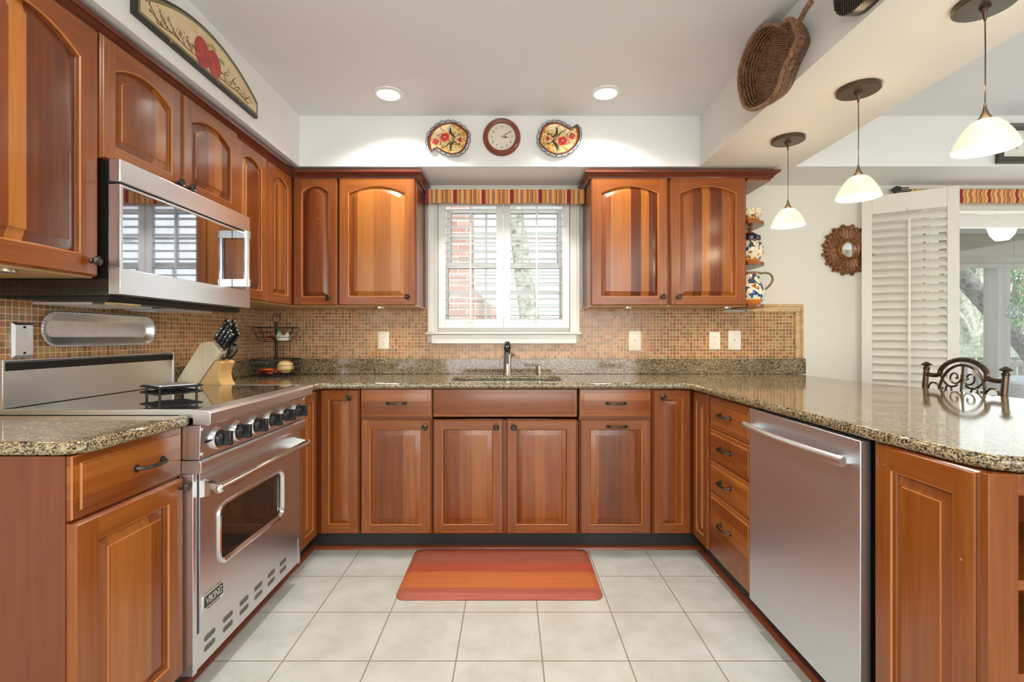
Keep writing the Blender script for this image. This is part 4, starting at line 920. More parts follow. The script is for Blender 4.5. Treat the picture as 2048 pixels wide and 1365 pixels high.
# ------------------------------------------------------------------ floor mat
mt = MB(); A = lambda d, z: [(a, b, z) for a, b in rrect(-.508+d, .414-d, 2.148+d, 2.650-d, .045, 6)]
mt.loft([A(0, .001), A(0, .006), A(.028, .018), A(.034, .019)])
o = mt.build('kitchen_mat', 'mat', smooth=60); tag(o, 'striped orange and red anti-fatigue mat on the floor before the sink', 'mat')
# ------------------------------------------------------------------ clock
ck = thing('wall_clock', 'round wall clock with reddish wooden rim above the sink window', 'clock', (-.048, 2.83, 2.20)); cc_ = (-.048, 0, 2.313); yw = 2.8415
MB().lathe([(.001, yw), (.107, yw), (.110, yw-.006), (.108, yw-.014), (.101, yw-.024), (.094, yw-.028), (.087, yw-.024), (.082, yw-.022), (.079, yw-.016), (.079, yw-.006)], cc_, 56, 'y').build('rim', plain('clock_wood', (.20, .045, .022), .25, coat=.4), ck)
MB().lathe([(.0795, yw-.004), (.0795, yw-.009), (.001, yw-.0091)], cc_, 48, 'y').build('face', plain('clock_face', (.72, .66, .56), .5, namt=.02), ck)
for h in range(1, 13):
    a = radians(30*h); text_mesh(str(h), .0195, .0001, 'iron', ck, 'numeral', (-.048+.058*sin(a), yw-.0095, 2.313+.058*cos(a)), (pi/2, 0, 0))
m = MB(); a = radians(58); d = Vector((sin(a), 0, cos(a))); pz = Vector((-.048, yw-.0105, 2.313)); m.tube([pz, pz+d*.03, pz+d*.066], [.0012, .0022, .0006], 5); m.build('minute_hand', 'iron', ck)
m = MB(); a = radians(94); d = Vector((sin(a), 0, cos(a))); m.tube([pz, pz+d*.012, pz+d*.022, pz+d*.032, pz+d*.044], [.0015, .0015, .005, .0015, .0006], 6, flat=.3); m.build('hour_hand', 'iron', ck)
MB().lathe([(.004, yw-.0092), (.004, yw-.013), (.001, yw-.0135)], cc_, 12, 'y').build('hub', 'nickel', ck)
# ------------------------------------------------------------------ paisley plates
pm_base = None
def plate_mat():
    m, nt, b = new_mat('majolica_glaze'); v = objcoord(nt, False)
    n1 = noise(nt, v, 42, 4, .6); n2 = noise(nt, mapping(nt, v, (1, 1, 1), (0, 0, 0), (3, 3, 3)), 70, 2)
    c = ramp(nt, n1, [(0, (.55, .25, .04)), (.42, (.80, .46, .10)), (.47, (.80, .62, .30)), (.53, (.82, .70, .42)), (.58, (.78, .42, .12)), (.63, (.30, .08, .03))], 'CONSTANT')
    c = mixc(nt, math_(nt, 'GREATER_THAN', n2, .64), c, (.16, .25, .10))
    L(nt, c, b.inputs['Base Color']); b.inputs['Roughness'].default_value = .15; return m
PM = plate_mat(); navy = plain('navy_glaze', (.010, .013, .05), .15); rust = plain('rust_glaze', (.30, .07, .02), .15); rose = plain('red_glaze', (.70, .04, .03), .15); lilac = plain('cream_rim_glaze', (.62, .62, .52), .15)
OUT = [(225, 720), (250, 620), (330, 470), (430, 370), (560, 280), (720, 235), (860, 215), (1000, 250), (1140, 330), (1250, 430), (1330, 510), (1340, 640), (1310, 800), (1240, 950), (1130, 1060), (980, 1110), (850, 1110), (720, 1070), (600, 1010), (500, 950), (430, 925), (370, 950), (385, 1000), (330, 1025), (265, 960), (230, 840)]
SP = 13.65*345
def plate(x, z, rot, label):
    t = thing('paisley_plate', label, 'plate', (x, 2.8415, z), group='painted plates beside the clock'); t.rotation_euler = (0, rot, 0)
    o2 = [((p[0]-785)/SP, -(p[1]-665)/SP) for p in OUT]; o2 = [tuple(p) for p in catmull([Vector(p) for p in o2], 5)]
    c = Vector((.01, 0.0))
    def ring(s, y, extra=0):
        out = []
        for i, p in enumerate(o2):
            p = Vector(p); d = (p-c)
            out.append((c.x+d.x*s+(d.normalized().x*extra), y, c.y+d.y*s+(d.normalized().y*extra)))
        return out
    m = MB(); m.loft([ring(.5, -.002), ring(.9, -.018), ring(1.02, -.026), ring(1.0, -.029)], cap1=False, mi=1)
    m.loft([ring(1.0, -.029), ring(.955, -.028)], False, False, mi=2); m.loft([ring(.955, -.028), ring(.87, -.021)], False, False, mi=3); m.loft([ring(.87, -.021), ring(.6, -.012), ring(.2, -.010)], cap0=False, mi=0)
    m.build('dish', [PM, lilac, navy, rust], t, world=False, smooth=60)
    # scalloped border
    m = MB(); n = len(o2); rim = [Vector(p) for p in o2]
    step = 6; 
    for i in range(0, n, 5):
        a, b = rim[i], rim[(i+5) % n]; mid = (a+b)/2; nn = (mid-c).normalized(); w = (b-a).length/2
        if w > .018: w = .018
        ang = [pi*k/6 for k in range(7)]; tdir = (b-a).normalized()
        arc = [mid+tdir*(-w*cos(q))+nn*(w*.62*sin(q)+.003) for q in ang]
        m.tube([(p.x, -.025, p.y) for p in arc], .0018, 5, mi=1)
        m.loft([[(p.x, -.020, p.y) for p in arc], [(p.x, -.0235, p.y) for p in arc]], mi=0)
    m.build('scalloped_rim', [lilac, navy], t, world=False)
    m = MB(); q = lambda X, Y: ((X-785)/SP, -(Y-665)/SP)
    def flower(X, Y, r, n_, y=-.0125):
        cx, cz = q(X, Y)
        for k in range(n_):
            a = 2*pi*k/n_+.3; m.sphere((cx+r*.58*cos(a), y, cz+r*.58*sin(a)), r*.46, (1, .18, 1), 0, 10, 6)
        m.sphere((cx, y-.002, cz), r*.2, (1, .4, 1), 2, 8, 5)
        for k in range(n_):
            a = 2*pi*(k+.5)/n_+.3; m.tube([(cx+r*.12*cos(a), y-.003, cz+r*.12*sin(a)), (cx+r*.5*cos(a), y-.003, cz+r*.5*sin(a))], .0007, 4, mi=1)
    flower(685, 615, .026, 6); flower(440, 740, .019, 4, -.018); flower(1100, 675, .0125, 6)
    def sw(P, rr):
        pts = catmull([Vector((q(*p)[0], -.0135, q(*p)[1])) for p in P], 4, False); k = len(pts)
        m.tube(pts, [rr*(1-.75*abs(2*i/(k-1)-.6)/1.4) for i in range(k)], 6, mi=1)
    sw([(970, 600), (880, 540), (840, 420), (860, 310), (940, 300)], .0055); sw([(960, 720), (870, 800), (840, 920), (900, 1000), (960, 960)], .0055)
    sw([(880, 720), (780, 800), (680, 880), (540, 890), (510, 850)], .0028); sw([(960, 590), (860, 530), (800, 440), (780, 370)], .003); sw([(560, 600), (480, 550), (410, 570), (420, 610)], .0018)
    sw([(1040, 580), (1160, 520), (1080, 470)], .0016); sw([(1020, 780), (1190, 820)], .0018); sw([(1180, 670), (1260, 675)], .005); sw([(570, 700), (580, 800), (530, 870)], .0018)
    def sw2(P, rr):
        m.tube(catmull([Vector((q(*p)[0], -.0130, q(*p)[1])) for p in P], 3, False), rr, 5, mi=3)
    sw2([(870, 650), (980, 610), (1060, 540), (1200, 570)], .0022); sw2([(870, 650), (980, 740), (1020, 800), (1200, 830)], .0022); sw2([(330, 560), (430, 420), (600, 330), (760, 300)], .0026)
    m.build('painted_flowers', [rose, navy, 'plate', rust], t, world=False, smooth=60)
plate(-.356, 2.299, 0, 'colourful paisley-shaped painted plate left of the clock')
plate(.284, 2.299, pi, 'colourful paisley-shaped painted plate right of the clock')
# ------------------------------------------------------------------ apple plaque on the left soffit
aq = thing('apple_plaque', 'arched wooden wall plaque painted with two red apples and berry twigs', 'plaque', (-1.222, 1.96, 2.19))
def arch_(d, x):
    pts = [(x, 1.575+d, 2.200+d), (x, 2.342-d, 2.200+d)]
    for k in range(21):
        u_ = 1-k/20; pts.append((x, 1.575+d+u_*(.767-2*d), 2.277+.105*(1-(2*u_-1)**2)-d))
    return pts
blk = plain('plaque_black_edge', (.02, .02, .015), .45); tan = None
def tanmat():
    m, nt, b = new_mat('plaque_tan'); v = objcoord(nt); n1 = noise(nt, v, 12, 4)
    L(nt, ramp(nt, n1, [(.3, (.60, .46, .26)), (.7, (.74, .60, .37))]), b.inputs['Base Color']); b.inputs['Roughness'].default_value = .5; return m
MB().loft([arch_(0, -1.2215), arch_(0, -1.206), arch_(.008, -1.203)], mi=0).build('board', [blk], aq, smooth=30)
m = MB().loft([arch_(.009, -1.2029), arch_(.010, -1.2024), arch_(.020, -1.2024)], mis=[0, 1, 2], mi=2)
m.build('painted_panel', [blk, plain('plaque_olive_band', (.20, .17, .09), .5), tanmat()], aq, smooth=0)
m = MB(); xx = -1.2018; random.seed(4)
def ap(y, z, r): m.sphere((xx, y, z), r, (.03, 1, 1.15), 0, 20, 10)
ap(1.915, 2.270, .050); ap(1.992, 2.266, .046)
for (y, z) in ((1.907, 2.285), (1.984, 2.288)): m.sphere((xx-.0+.001, y, z), .011, (.04, .6, 1), 4, 10, 6)
for (y, z) in ((1.985, 2.329), (2.045, 2.305)): m.sphere((xx, y, z), .017, (.04, 1.3, .6), 1, 10, 6)
def twig(P, r=.0011):
    m.tube([(xx+.0005, a, b) for a, b in P], r, 5, mi=2)
def star(y, z, r):
    pts = [((y+(r if k % 2 == 0 else r*.4)*sin(pi*k/5)), (z+(r if k % 2 == 0 else r*.4)*cos(pi*k/5))) for k in range(10)]; m.prism(pts, xx-.0003, xx+.0005, 'x', mi=3)
for s in (1, -1):
    cy = 1.958
    for k in range(11):
        a0_ = cy+s*(.055+.023*k); z0_ = 2.228+.004*math.sin(k)+.002*(11-k)
        l = random.uniform(.035, .07); an = random.uniform(.3, 1.5)
        P = [(a0_, z0_), (a0_+s*l*.5*cos(an), z0_+l*.5*sin(an)*.7), (a0_+s*l*cos(an*.8), z0_+l*sin(an)*.7)]
        lim = 2.277+.105*(1-((P[-1][0]-1.9585)/.3835)**2)-.03
        P = [(a, min(b, lim)) for a, b in P]; twig(P)
        for q_ in range(3): m.sphere((xx, P[-1][0]+random.uniform(-.012, .012), min(P[-1][1]+random.uniform(-.006, .012), lim)), .0026, (.3, 1, 1), 4, 6, 4)
    twig([(cy+s*.05, 2.235), (cy+s*.13, 2.232), (cy+s*.2, 2.24), (cy+s*.29, 2.228)], .0016)
    for k in (.11, .17, .22, .27): star(cy+s*k, 2.225+.03*(k < .2)+.016*math.sin(k*50), .011)
star(2.02, 2.222, .018); star(1.955, 2.32, .012)
m.build('painted_decoration', [plain('apple_red', (.42, .05, .045), .35, nscale=30, namt=.3), plain('leaf_olive', (.33, .34, .10), .5), plain('twig_brown', (.12, .05, .02), .5), plain('star_rust', (.40, .18, .06), .5), plain('berry_brown', (.22, .06, .03), .4)], aq, smooth=60)
# ------------------------------------------------------------------ apple shaped wicker basket on the right soffit
bo = [(2.332, 2.343), (2.332, 2.414), (2.282, 2.471), (2.198, 2.506), (2.111, 2.500), (2.031, 2.459), (1.982, 2.422), (1.921, 2.405), (1.891, 2.381), (1.867, 2.330), (1.861, 2.292), (1.897, 2.258), (1.935, 2.236), (1.974, 2.200), (2.000, 2.168), (2.058, 2.151), (2.149, 2.162), (2.230, 2.191), (2.292, 2.245)]
RX = 1.030; kk = RX/1.09
bo = [(a*kk, (b-1.16)*kk+1.16) for a, b in bo]
bo = [tuple(p) for p in catmull([Vector(p) for p in bo], 4)]
bc = Vector((sum(p[0] for p in bo)/len(bo), sum(p[1] for p in bo)/len(bo)))
def br(s, x): return [(x, bc.x+(a-bc.x)*s, bc.y+(b-bc.y)*s) for a, b in bo]
wk = thing('wicker_basket', 'dark woven apple-shaped wicker basket hung on the right soffit', 'basket', (1.09, bc.x, 2.13))
m = MB(); m.loft([br(.80, 1.094), br(.83, 1.098), br(.93, 1.075), br(1.0, RX), br(.97, RX), br(.90, 1.07), br(.78, 1.088)]); m.build('woven_body', 'wick', wk, smooth=60)
m = MB()
for k in range(6):
    s = .81+.17*k/5; x = 1.083-(1.083-RX)*(k/5)**1.1
    P = br(s-.012, x); m.tube([(p[0]+(.0025 if i % 2 else -.0025), p[1], p[2]) for i, p in enumerate(P)], .0035, 6, closed=True)
    P = br(s+.035, x+.006); m.tube([(min(p[0]+(.0025 if i % 2 else -.0025), 1.094), p[1], p[2]) for i, p in enumerate(P)], .0035, 6, closed=True)
m.build('side_canes', 'wickr', wk)
# floor rods clipped to the outline
m = MB(); inner = [(bc.x+(a-bc.x)*.79, bc.y+(b-bc.y)*.79) for a, b in bo]; dirv = Vector((.75, .45)).normalized(); nrm = Vector((-dirv.y, dirv.x))
for k in range(-34, 35):
    off = bc+nrm*(.0065*k); hits = []
    for i in range(len(inner)):
        a, b = Vector(inner[i]), Vector(inner[(i+1) % len(inner)]); e_ = b-a; den = dirv.x*e_.y-dirv.y*e_.x
        if abs(den) < 1e-9: continue
        t = ((a.x-off.x)*e_.y-(a.y-off.y)*e_.x)/den; w = ((a.x-off.x)*dirv.y-(a.y-off.y)*dirv.x)/den
        if 0 <= w < 1: hits.append(t)
    if len(hits) >= 2:
        t0, t1 = min(hits), max(hits); nn = max(2, int((t1-t0)/.02)); pts = []
        for j in range(nn+1):
            p = off+dirv*(t0+(t1-t0)*j/nn); pts.append((1.085+(.003 if (j+k) % 2 else -.003), p.x, p.y))
        m.tube(pts, .0031, 5)
m.build('floor_canes', 'wickr', wk)
m = MB(); m.tube(br(.985, RX), .0085, 8, closed=True); m.build('rim', 'wickr', wk)
m = MB(); stp = [(RX+.01, 1.79, 2.285), (RX+.006, 1.745, 2.292), (RX, 1.705, 2.300), (RX-.002, 1.675, 2.302)]; m.tube(stp, [.013, .0095, .0095, .011], 10); m.build('stem', 'wickr', wk)
# ribbed wall pocket, mostly above the frame
rp_ = thing('ribbed_wall_pocket', 'dark ribbed metal wall piece with rosy centre high on the right soffit', 'wall decoration', (1.09, 1.48, 2.15))
P = [(a, b) for a, b in rrect(1.36, 1.60, 2.160, 2.42, .10, 8)]
m = MB(); m.prism(P, 1.055, 1.099, 'x')
for k in range(22):
    y = 1.371+.0104*k; d = max(0, .10-(y-1.36), .10-(1.60-y)); z = 2.160+.10-math.sqrt(max(0, .10**2-d*d)); m.tube([(1.055, y, z+.002), (1.055, y, 2.415)], .0036, 6)
m.build('ribbed_body', 'bronze', rp_)
m = MB(); m.sphere((1.050, 1.48, 2.265), .06, (.15, .85, 1.25)); m.build('centre_medallion', plain('rosy_centre', (.28, .12, .12), .4), rp_)
# ------------------------------------------------------------------ framed keys picture on the dining soffit
fr = thing('picture_frame', 'dark framed shadow box with old keys on the dining soffit', 'picture', (3.05, 2.841, 2.16))
fx0, fx1, fz0, fz1 = 2.812, 3.45, 2.160, 2.388; y = 2.8415; t = .038
m = MB(); R = lambda d, yy: [(fx0+d, yy, fz0+d), (fx1-d, yy, fz0+d), (fx1-d, yy, fz1-d), (fx0+d, yy, fz1-d)]
m.loft([R(0, y), R(0, y-.02), R(.008, y-.026), R(.022, y-.020), R(t, y-.016), R(t, y-.004), R(.03, y)], closed=True); m.build('frame', plain('frame_dark', (.05, .04, .03), .35), fr, smooth=20)
B(fx0+t-.004, fx1-t+.004, y-.008, y-.004, fz0+t-.004, fz1-t+.004).build('backing', plain('picture_paper', (.72, .70, .62), .7), fr)
for k, kx in enumerate((2.87, 2.925, 2.985, 3.05, 3.12, 3.19, 3.26, 3.33)):
    m = MB(); z = 2.33-.02*(k % 2); l = .055+.02*((k*7) % 3)/2
    m.tube([(kx+.010*cos(a), y-.011, z+.010*sin(a)) for a in [2*pi*j/14 for j in range(14)]], .003, 6, closed=True)
    m.tube([(kx, y-.011, z-.011), (kx, y-.011, z-l)], .0026, 6); m.box(kx, kx+.011, y-.0125, y-.0095, z-l, z-l+.008); m.build('key', 'nickel', fr)
# ------------------------------------------------------------------ pottery on the end shelves
def pot_thing(name, label, cat, x, y, z, prof, mat, seg=40):
    t = thing(name, label, cat, (x, y, z)); MB().lathe([(r, z+h) for r, h in prof], (x, y, 0), seg).build('body', mat, t, smooth=60); return t
px, py = 1.455, 2.985
pot_thing('painted_bowl', 'painted ceramic bowl on the top end shelf', 'bowl', px, py, 1.8465, [(.001, 0), (.040, 0), (.042, .004), (.052, .012), (.070, .045), (.078, .076), (.075, .077), (.066, .045), (.048, .014), (.001, .010)], pottery('bowl_glaze', .0, .16, 1, False))
jr = pot_thing('lidded_jar', 'painted ginger jar with knobbed lid on the middle end shelf', 'jar', 1.462, py, 1.6035, [(.001, 0), (.044, 0), (.046, .006), (.060, .022), (.076, .060), (.077, .085), (.068, .115), (.056, .132), (.056, .138), (.001, .138)], pottery('jar_glaze', 0, .145, 2))
MB().lathe([(.001, 1.742), (.058, 1.742), (.060, 1.746), (.059, 1.766), (.055, 1.770), (.030, 1.782), (.012, 1.790), (.001, 1.791)], (1.462, py, 0), 36).build('lid', navy, jr)
MB().lathe([(.001, 1.789), (.030, 1.7825), (.028, 1.787), (.010, 1.797), (.006, 1.800), (.013, 1.806), (.016, 1.813), (.012, 1.821), (.001, 1.824)], (1.462, py, 0), 24).build('lid_knob', rust, jr)
pj = pot_thing('pitcher', 'painted ceramic pitcher with green handle on the bottom end shelf', 'pitcher', 1.458, py, 1.3515, [(.001, 0), (.056, 0), (.058, .005), (.074, .022), (.088, .060), (.088, .085), (.074, .120), (.060, .148), (.056, .165), (.059, .185), (.062, .196), (.059, .196), (.053, .165), (.05, .1), (.001, .02)], pottery('pitcher_glaze', 0, .20, 3))
MB().tube(catmull([Vector((1.514, py, 1.535)), Vector((1.545, py, 1.547)), Vector((1.582, py, 1.540)), Vector((1.600, py, 1.512)), Vector((1.588, py, 1.478)), Vector((1.560, py, 1.450)), Vector((1.542, py, 1.440))], 4, False), .0065, 10).build('handle', plain('olive_glaze', (.18, .18, .09), .15), pj)
# ------------------------------------------------------------------ sunburst mirror
sm = thing('sunburst_mirror', 'carved reddish-gold sunburst mirror on the dining wall', 'mirror', (2.198, 3.199, 1.55)); sx_, sz_ = 2.198, 1.722
m = MB(); npet = 32
for k in range(npet):
    a = 2*pi*k/npet; T = Matrix.Translation((sx_, 3.19, sz_)) @ Matrix.Rotation(a, 4, 'Y')
    L0 = .152+.012*(k % 2)
    prof = [(.055, .0056), (.10, .0100), (L0-.022, .0148), (L0-.008, .0145), (L0+.003, .009), (L0+.006, .003)]
    ring0 = [T @ Vector((-w, .007, r)) for r, w in prof]+[T @ Vector((w, .007, r)) for r, w in reversed(prof)]
    ring1 = [T @ Vector((-w*.85, -.006, r)) for r, w in prof]+[T @ Vector((w*.85, -.006, r)) for r, w in reversed(prof)]
    m.loft([ring0, ring1])
    for s in (-.55, 0, .55):
        m.tube([T @ Vector((.009*s, -.007, .06)), T @ Vector((.018*s, -.011, L0-.03))], [.0016, .0028], 5)
        m.tube([T @ Vector((.018*s, -.008, L0-.022)), T @ Vector((.014*s, -.012, L0-.010)), T @ Vector((.008*s, -.008, L0))], [.0022, .0032, .001], 5)
m.build('rays', 'copper', sm, smooth=40)
MB().lathe([(.074, 3.184), (.074, 3.176), (.066, 3.168), (.060, 3.172), (.056, 3.166), (.050, 3.164), (.047, 3.172), (.046, 3.178)], (sx_, 0, sz_), 48, 'y').build('ring', 'copper', sm)
MB().lathe([(.0465, 3.180), (.0465, 3.176), (.03, 3.1735), (.001, 3.1728)], (sx_, 0, sz_), 40, 'y').build('glass', 'mirror', sm, smooth=80)
# ------------------------------------------------------------------ patio door, its valance, rod and folded shutter
pd = MB(); zt = dz1
pd.box(dx0, dx0+.05, 3.2, 3.30, 0, zt); pd.box(dx1-.05, dx1, 3.2, 3.30, 0, zt); pd.box(dx0+.05, dx1-.05, 3.2, 3.30, zt-.03, zt); pd.box(dx0+.05, dx1-.05, 3.2, 3.30, 0, .03)
pd.box(dx0-.085, dx0, 3.178, 3.199, 0, zt+.09); pd.box(dx1, dx1+.085, 3.178, 3.199, 0, zt+.09); pd.box(dx0, dx1, 3.178, 3.199, zt, zt+.09)
door = pd.build('door_1', 'trim', bev=.003); door['kind'] = 'structure'
def slider(x0, x1, y, nm):
    f = MB(); w = .06
    f.box(x0, x0+w, y, y+.035, .032, 1.96); f.box(x1-w, x1, y, y+.035, .032, 1.96); f.box(x0+w, x1-w, y, y+.035, 1.875, 1.96); f.box(x0+w, x1-w, y, y+.035, .032, .12)
    o = f.build(nm, 'trim', door, bev=.002); B(x0+w, x1-w, y+.015, y+.02, .12, 1.875).build('pane', 'glass', o, smooth=0)
slider(dx0+.052, 3.76, 3.212, 'sliding_panel'); slider(3.72, dx1-.052, 3.25, 'sliding_panel')
valance('valance', 'wavy red and gold striped valance over the patio door', 2.56, 4.62, 3.125, 2.012, 2.098, 'val2', ret=.048, amp=.0)
rd = thing('curtain_rod', 'dark iron curtain rod with arrow finial left of the patio door valance', 'curtain rod', (2.50, 3.145, 2.09))
MB().cyl((2.50, 3.145, 2.102), (4.7, 3.145, 2.102), .0035).build('rod', 'bronze', rd)
m = MB(); 
for s in (-1, 1): m.tube([(2.50, 3.145, 2.102+s*.010), (2.558, 3.145, 2.102+s*.012)], .004, 6)
m.prism([(2.445, 2.102), (2.475, 2.124), (2.505, 2.117), (2.505, 2.087), (2.475, 2.080)], 3.135, 3.155, 'y'); m.build('finial', 'bronze', rd)
ps = thing('bifold_shutter', 'tall cream louvered shutter panel folded open beside the patio door', 'shutter', (2.255, 3.143, .02)); ang = math.atan2(2.88-3.143, 2.66-2.255)
ps.rotation_euler = (0, 0, ang); WM[ps.name] = Matrix.LocRotScale(Vector((2.255, 3.143, .02)), Euler((0, 0, ang)), None); wS = .468
m = MB(); h = 2.027; s0 = .055
m.box(0, s0, -.014, .014, 0, h); m.box(wS-s0, wS, -.014, .014, 0, h); m.box(s0, wS-s0, -.0135, .0135, h-.115, h); m.box(s0, wS-s0, -.0135, .0135, 0, .12)
m.build('frame', 'trim', ps, world=False, bev=.0015)
nS = 36; z0 = .15; dz = (h-.115-.03-z0)/(nS-1)
for k in range(nS):
    z = z0+dz*k; a = radians(48); prof = [(-.028, 0), (0, .0045), (.028, 0), (0, -.0045)]
    rp = [(p*cos(a)-q*sin(a), z+p*sin(a)+q*cos(a)) for p, q in [(-.030, 0), (-.02, .003), (0, .0042), (.02, .003), (.030, 0), (.02, -.003), (0, -.0042), (-.02, -.003)]]
    MB().prism(rp, s0+.001, wS-s0-.001, 'x').build('slat', 'trim', ps, world=False, smooth=60)
m = MB(); m.box(wS*.5-.006, wS*.5+.006, -.050, -.040, .14, h-.165); m.build('tilt_rod', 'trim', ps, world=False, bev=.001)
m = MB(); m.lathe([(.011, -.014), (.010, -.022), (.004, -.024)], (wS*.5, 0, h-.10), 16, 'y'); m.build('knob', 'trim', ps, world=False)
# ------------------------------------------------------------------ iron counter chair behind the peninsula
ch = thing('iron_chair', 'wrought iron chair with scrolled back behind the peninsula', 'chair', (1.9, 2.3, 0))
def lean(z): return 2.075+.42*(max(z-.45, 0))*.22+.0
cy0, cy1 = 2.10, 2.50
for yy in (cy0, cy1):
    m = MB(); m.tube([(2.16, yy, 0), (2.08, yy, .25), (2.06, yy, .45), (lean(.7)+.0, yy, .7), (lean(1.0), yy, 1.0)], .0125, 10); m.build('leg', 'chairm', ch)
    m = MB(); x = lean(1.0); m.lathe([(.012, .990), (.016, .995), (.016, 1.0), (.010, 1.004), (.010, 1.008), (.022, 1.013), (.024, 1.017), (.014, 1.024), (.007, 1.029), (.001, 1.031)], (x, yy, 0), 20); m.build('finial', 'chairm', ch)
for yy in (cy0+.01, cy1-.01):
    m = MB(); m.tube([(1.66, yy, 0), (1.665, yy, .25), (1.68, yy, .44)], .0125, 10); m.build('leg', 'chairm', ch)
def bp(y, z): return (lean(z), y, z)
yc = (cy0+cy1)/2
m = MB(); crest = [bp(cy0, .968), bp(cy0+.05, .965), bp(cy0+.08, .975)]+[bp(yc-.125*cos(a), .965+.085*sin(a)) for a in [pi*k/10 for k in range(1, 10)]]+[bp(cy1-.08, .975), bp(cy1-.05, .965), bp(cy1, .968)]
m.tube(catmull([Vector(p) for p in crest], 3, False), .011, 8); m.build('crest_rail', 'chairm', ch)
m = MB()
ov = [bp(yc-.115*cos(a), .90+.125*sin(a)) for a in [2*pi*k/36 for k in range(36)]]; m.tube(ov, .006, 6, closed=True)
m.tube([bp(yc, 1.03), bp(yc, .76)], .005, 6)
def scroll(y, z, r, s, t0, turns=1.15, vs=1):
    pts = []
    for k in range(22):
        q_ = k/21; a = t0+s*q_*2*pi*turns; rr = r*(1-.68*q_); pts.append(bp(y+rr*cos(a), z+vs*rr*sin(a)))
    m.tube(pts, [.0042]*20+[.006, .007], 6)
for s in (-1, 1):
    scroll(yc+s*.038, .965, .036, s, pi/2*(1+s)-.4*s); scroll(yc+s*.070, .905, .030, -s, pi/2*(1-s)+.3*s); scroll(yc+s*.04, .835, .036, s, pi/2*(1+s), vs=-1)
    scroll(yc+s*.155, .90, .036, -s, pi/2*(1+s), .9)
    pts = [bp(yc+s*.02+s*.10*t_, .93-.02*math.sin(t_*3)+.05*t_*t_) for t_ in [k/8 for k in range(9)]]; m.tube(pts, [.0042+.001*(k % 2) for k in range(9)], 6)
m.build('back_scrolls', 'chairm', ch)
MB().tube([bp(cy0, .70), bp(cy1, .70)], .008, 8).build('lower_rail', 'chairm', ch)
MB().prism(rrect(1.655, 2.06, cy0-.005, cy1+.005, .05), .44, .452).build('seat_frame', 'chairm', ch); MB().prism(rrect(1.665, 2.045, cy0+.005, cy1-.005, .05), .453, .495).build('cushion', 'cushion', ch, bev=.012)
# pale blue woven chair and small dining table beyond
wc_ = thing('woven_chair', 'pale blue woven chair beyond the iron chair', 'chair', (2.95, 2.55, 0))
m = MB(); n = 24; rings = []
def bk_(t, z, off): a = radians(200+140*t); return (2.93+(.27+off)*cos(a), 2.50-(.24+off)*sin(a)*-1*-1, z)
for k in range(n+1):
    t = k/n; a = radians(-20+220*t); hgt = .935-.03*abs(2*t-1)**3; cx, cy = 2.94, 2.55
    o_, i_ = .28, .25
    rings.append([(cx+i_*cos(a), cy+i_*sin(a), .45), (cx+o_*cos(a), cy+o_*sin(a), .45), (cx+o_*1.03*cos(a), cy+o_*1.03*sin(a), hgt-.01), (cx+(o_+i_)/2*1.02*cos(a), cy+(o_+i_)/2*1.02*sin(a), hgt), (cx+i_*1.03*cos(a), cy+i_*1.03*sin(a), hgt-.01)])
m.loft(rings); m.build('backrest', 'blue', wc_, smooth=60)
MB().lathe([(.001, .42), (.25, .42), (.262, .44), (.25, .465), (.001, .47)], (2.94, 2.55, 0)).build('seat', 'blue', wc_)
for a in (45, 135, 225, 315):
    MB().cyl((2.94+.2*cos(radians(a)), 2.55+.2*sin(radians(a)), .42), (2.94+.24*cos(radians(a)), 2.55+.24*sin(radians(a)), 0), .016, .012, 12).build('leg', 'weath', wc_)
dt = thing('dining_table', 'round dining table under a white floral cloth at right', 'table', (3.0, 1.75, 0))
m = MB(); m.lathe([(.001, .735), (.50, .735), (.52, .74), (.52, .755), (.50, .76), (.001, .76)], (3.0, 1.75, 0), 48); m.build('tabletop', 'weath', dt)
MB().lathe([(.001, 0), (.26, 0), (.25, .03), (.06, .07), (.05, .4), (.07, .7), (.15, .734), (.001, .7345)], (3.0, 1.75, 0), 28).build('pedestal', 'weath', dt)
m = MB(); rings = []
for r, z in ((.001, .766), (.5, .766), (.527, .762), (.532, .745), (.54, .66), (.55, .56)): rings.append([(3.0+(r+(.014*sin(9*a) if z < .75 else 0))*cos(a), 1.75+(r+(.014*sin(9*a) if z < .75 else 0))*sin(a), z) for a in [2*pi*k/72 for k in range(72)]])
m.loft(rings, cap1=False)
def floral():
    mm_, nt, b = new_mat('floral_cloth'); v = worldpos(nt); n1 = noise(nt, v, 22, 2)
    L(nt, ramp(nt, n1, [(.3, (.62, .70, .58)), (.38, (.86, .86, .85)), (.6, (.86, .86, .85)), (.66, (.75, .25, .28))]), b.inputs['Base Color']); b.inputs['Roughness'].default_value = .85; return mm_
o = m.build('tablecloth', floral(), smooth=60); tag(o, 'white floral cloth draped over the round dining table', 'tablecloth')
# ------------------------------------------------------------------ outside
gr = B(-14, 22, 3.4, 30, -.35, -.3).build('lawn', 'ground', smooth=0); gr['kind'] = 'structure'
dk = B(2.2, 9, 3.33, 5.9, -.12, -.04).build('porch_floor', 'weath', smooth=0); dk['kind'] = 'structure'
pc = B(2.2, 9, 3.33, 6.0, 2.32, 2.38).build('porch_ceiling', 'wallw', smooth=0); pc['kind'] = 'structure'
bm_ = B(2.2, 9, 5.55, 5.75, 1.97, 2.319); bm_.box(2.2, 9, 5.52, 5.549, 1.93, 1.985); tag(bm_.build('porch_beam', 'weathh', bev=.01), 'weathered wooden beam across the top of the porch', 'beam')
def post(x, label):
    t = B(x, x+.155, 5.53, 5.70, -.04, 1.965).build('porch_post', 'weathv', bev=.01); tag(t, label, 'post')
post(5.50, 'weathered square porch post seen through the patio door'); post(3.6, 'weathered porch post hidden left behind the folded shutter'); post(7.6, 'weathered porch post beyond the right edge of the patio door')
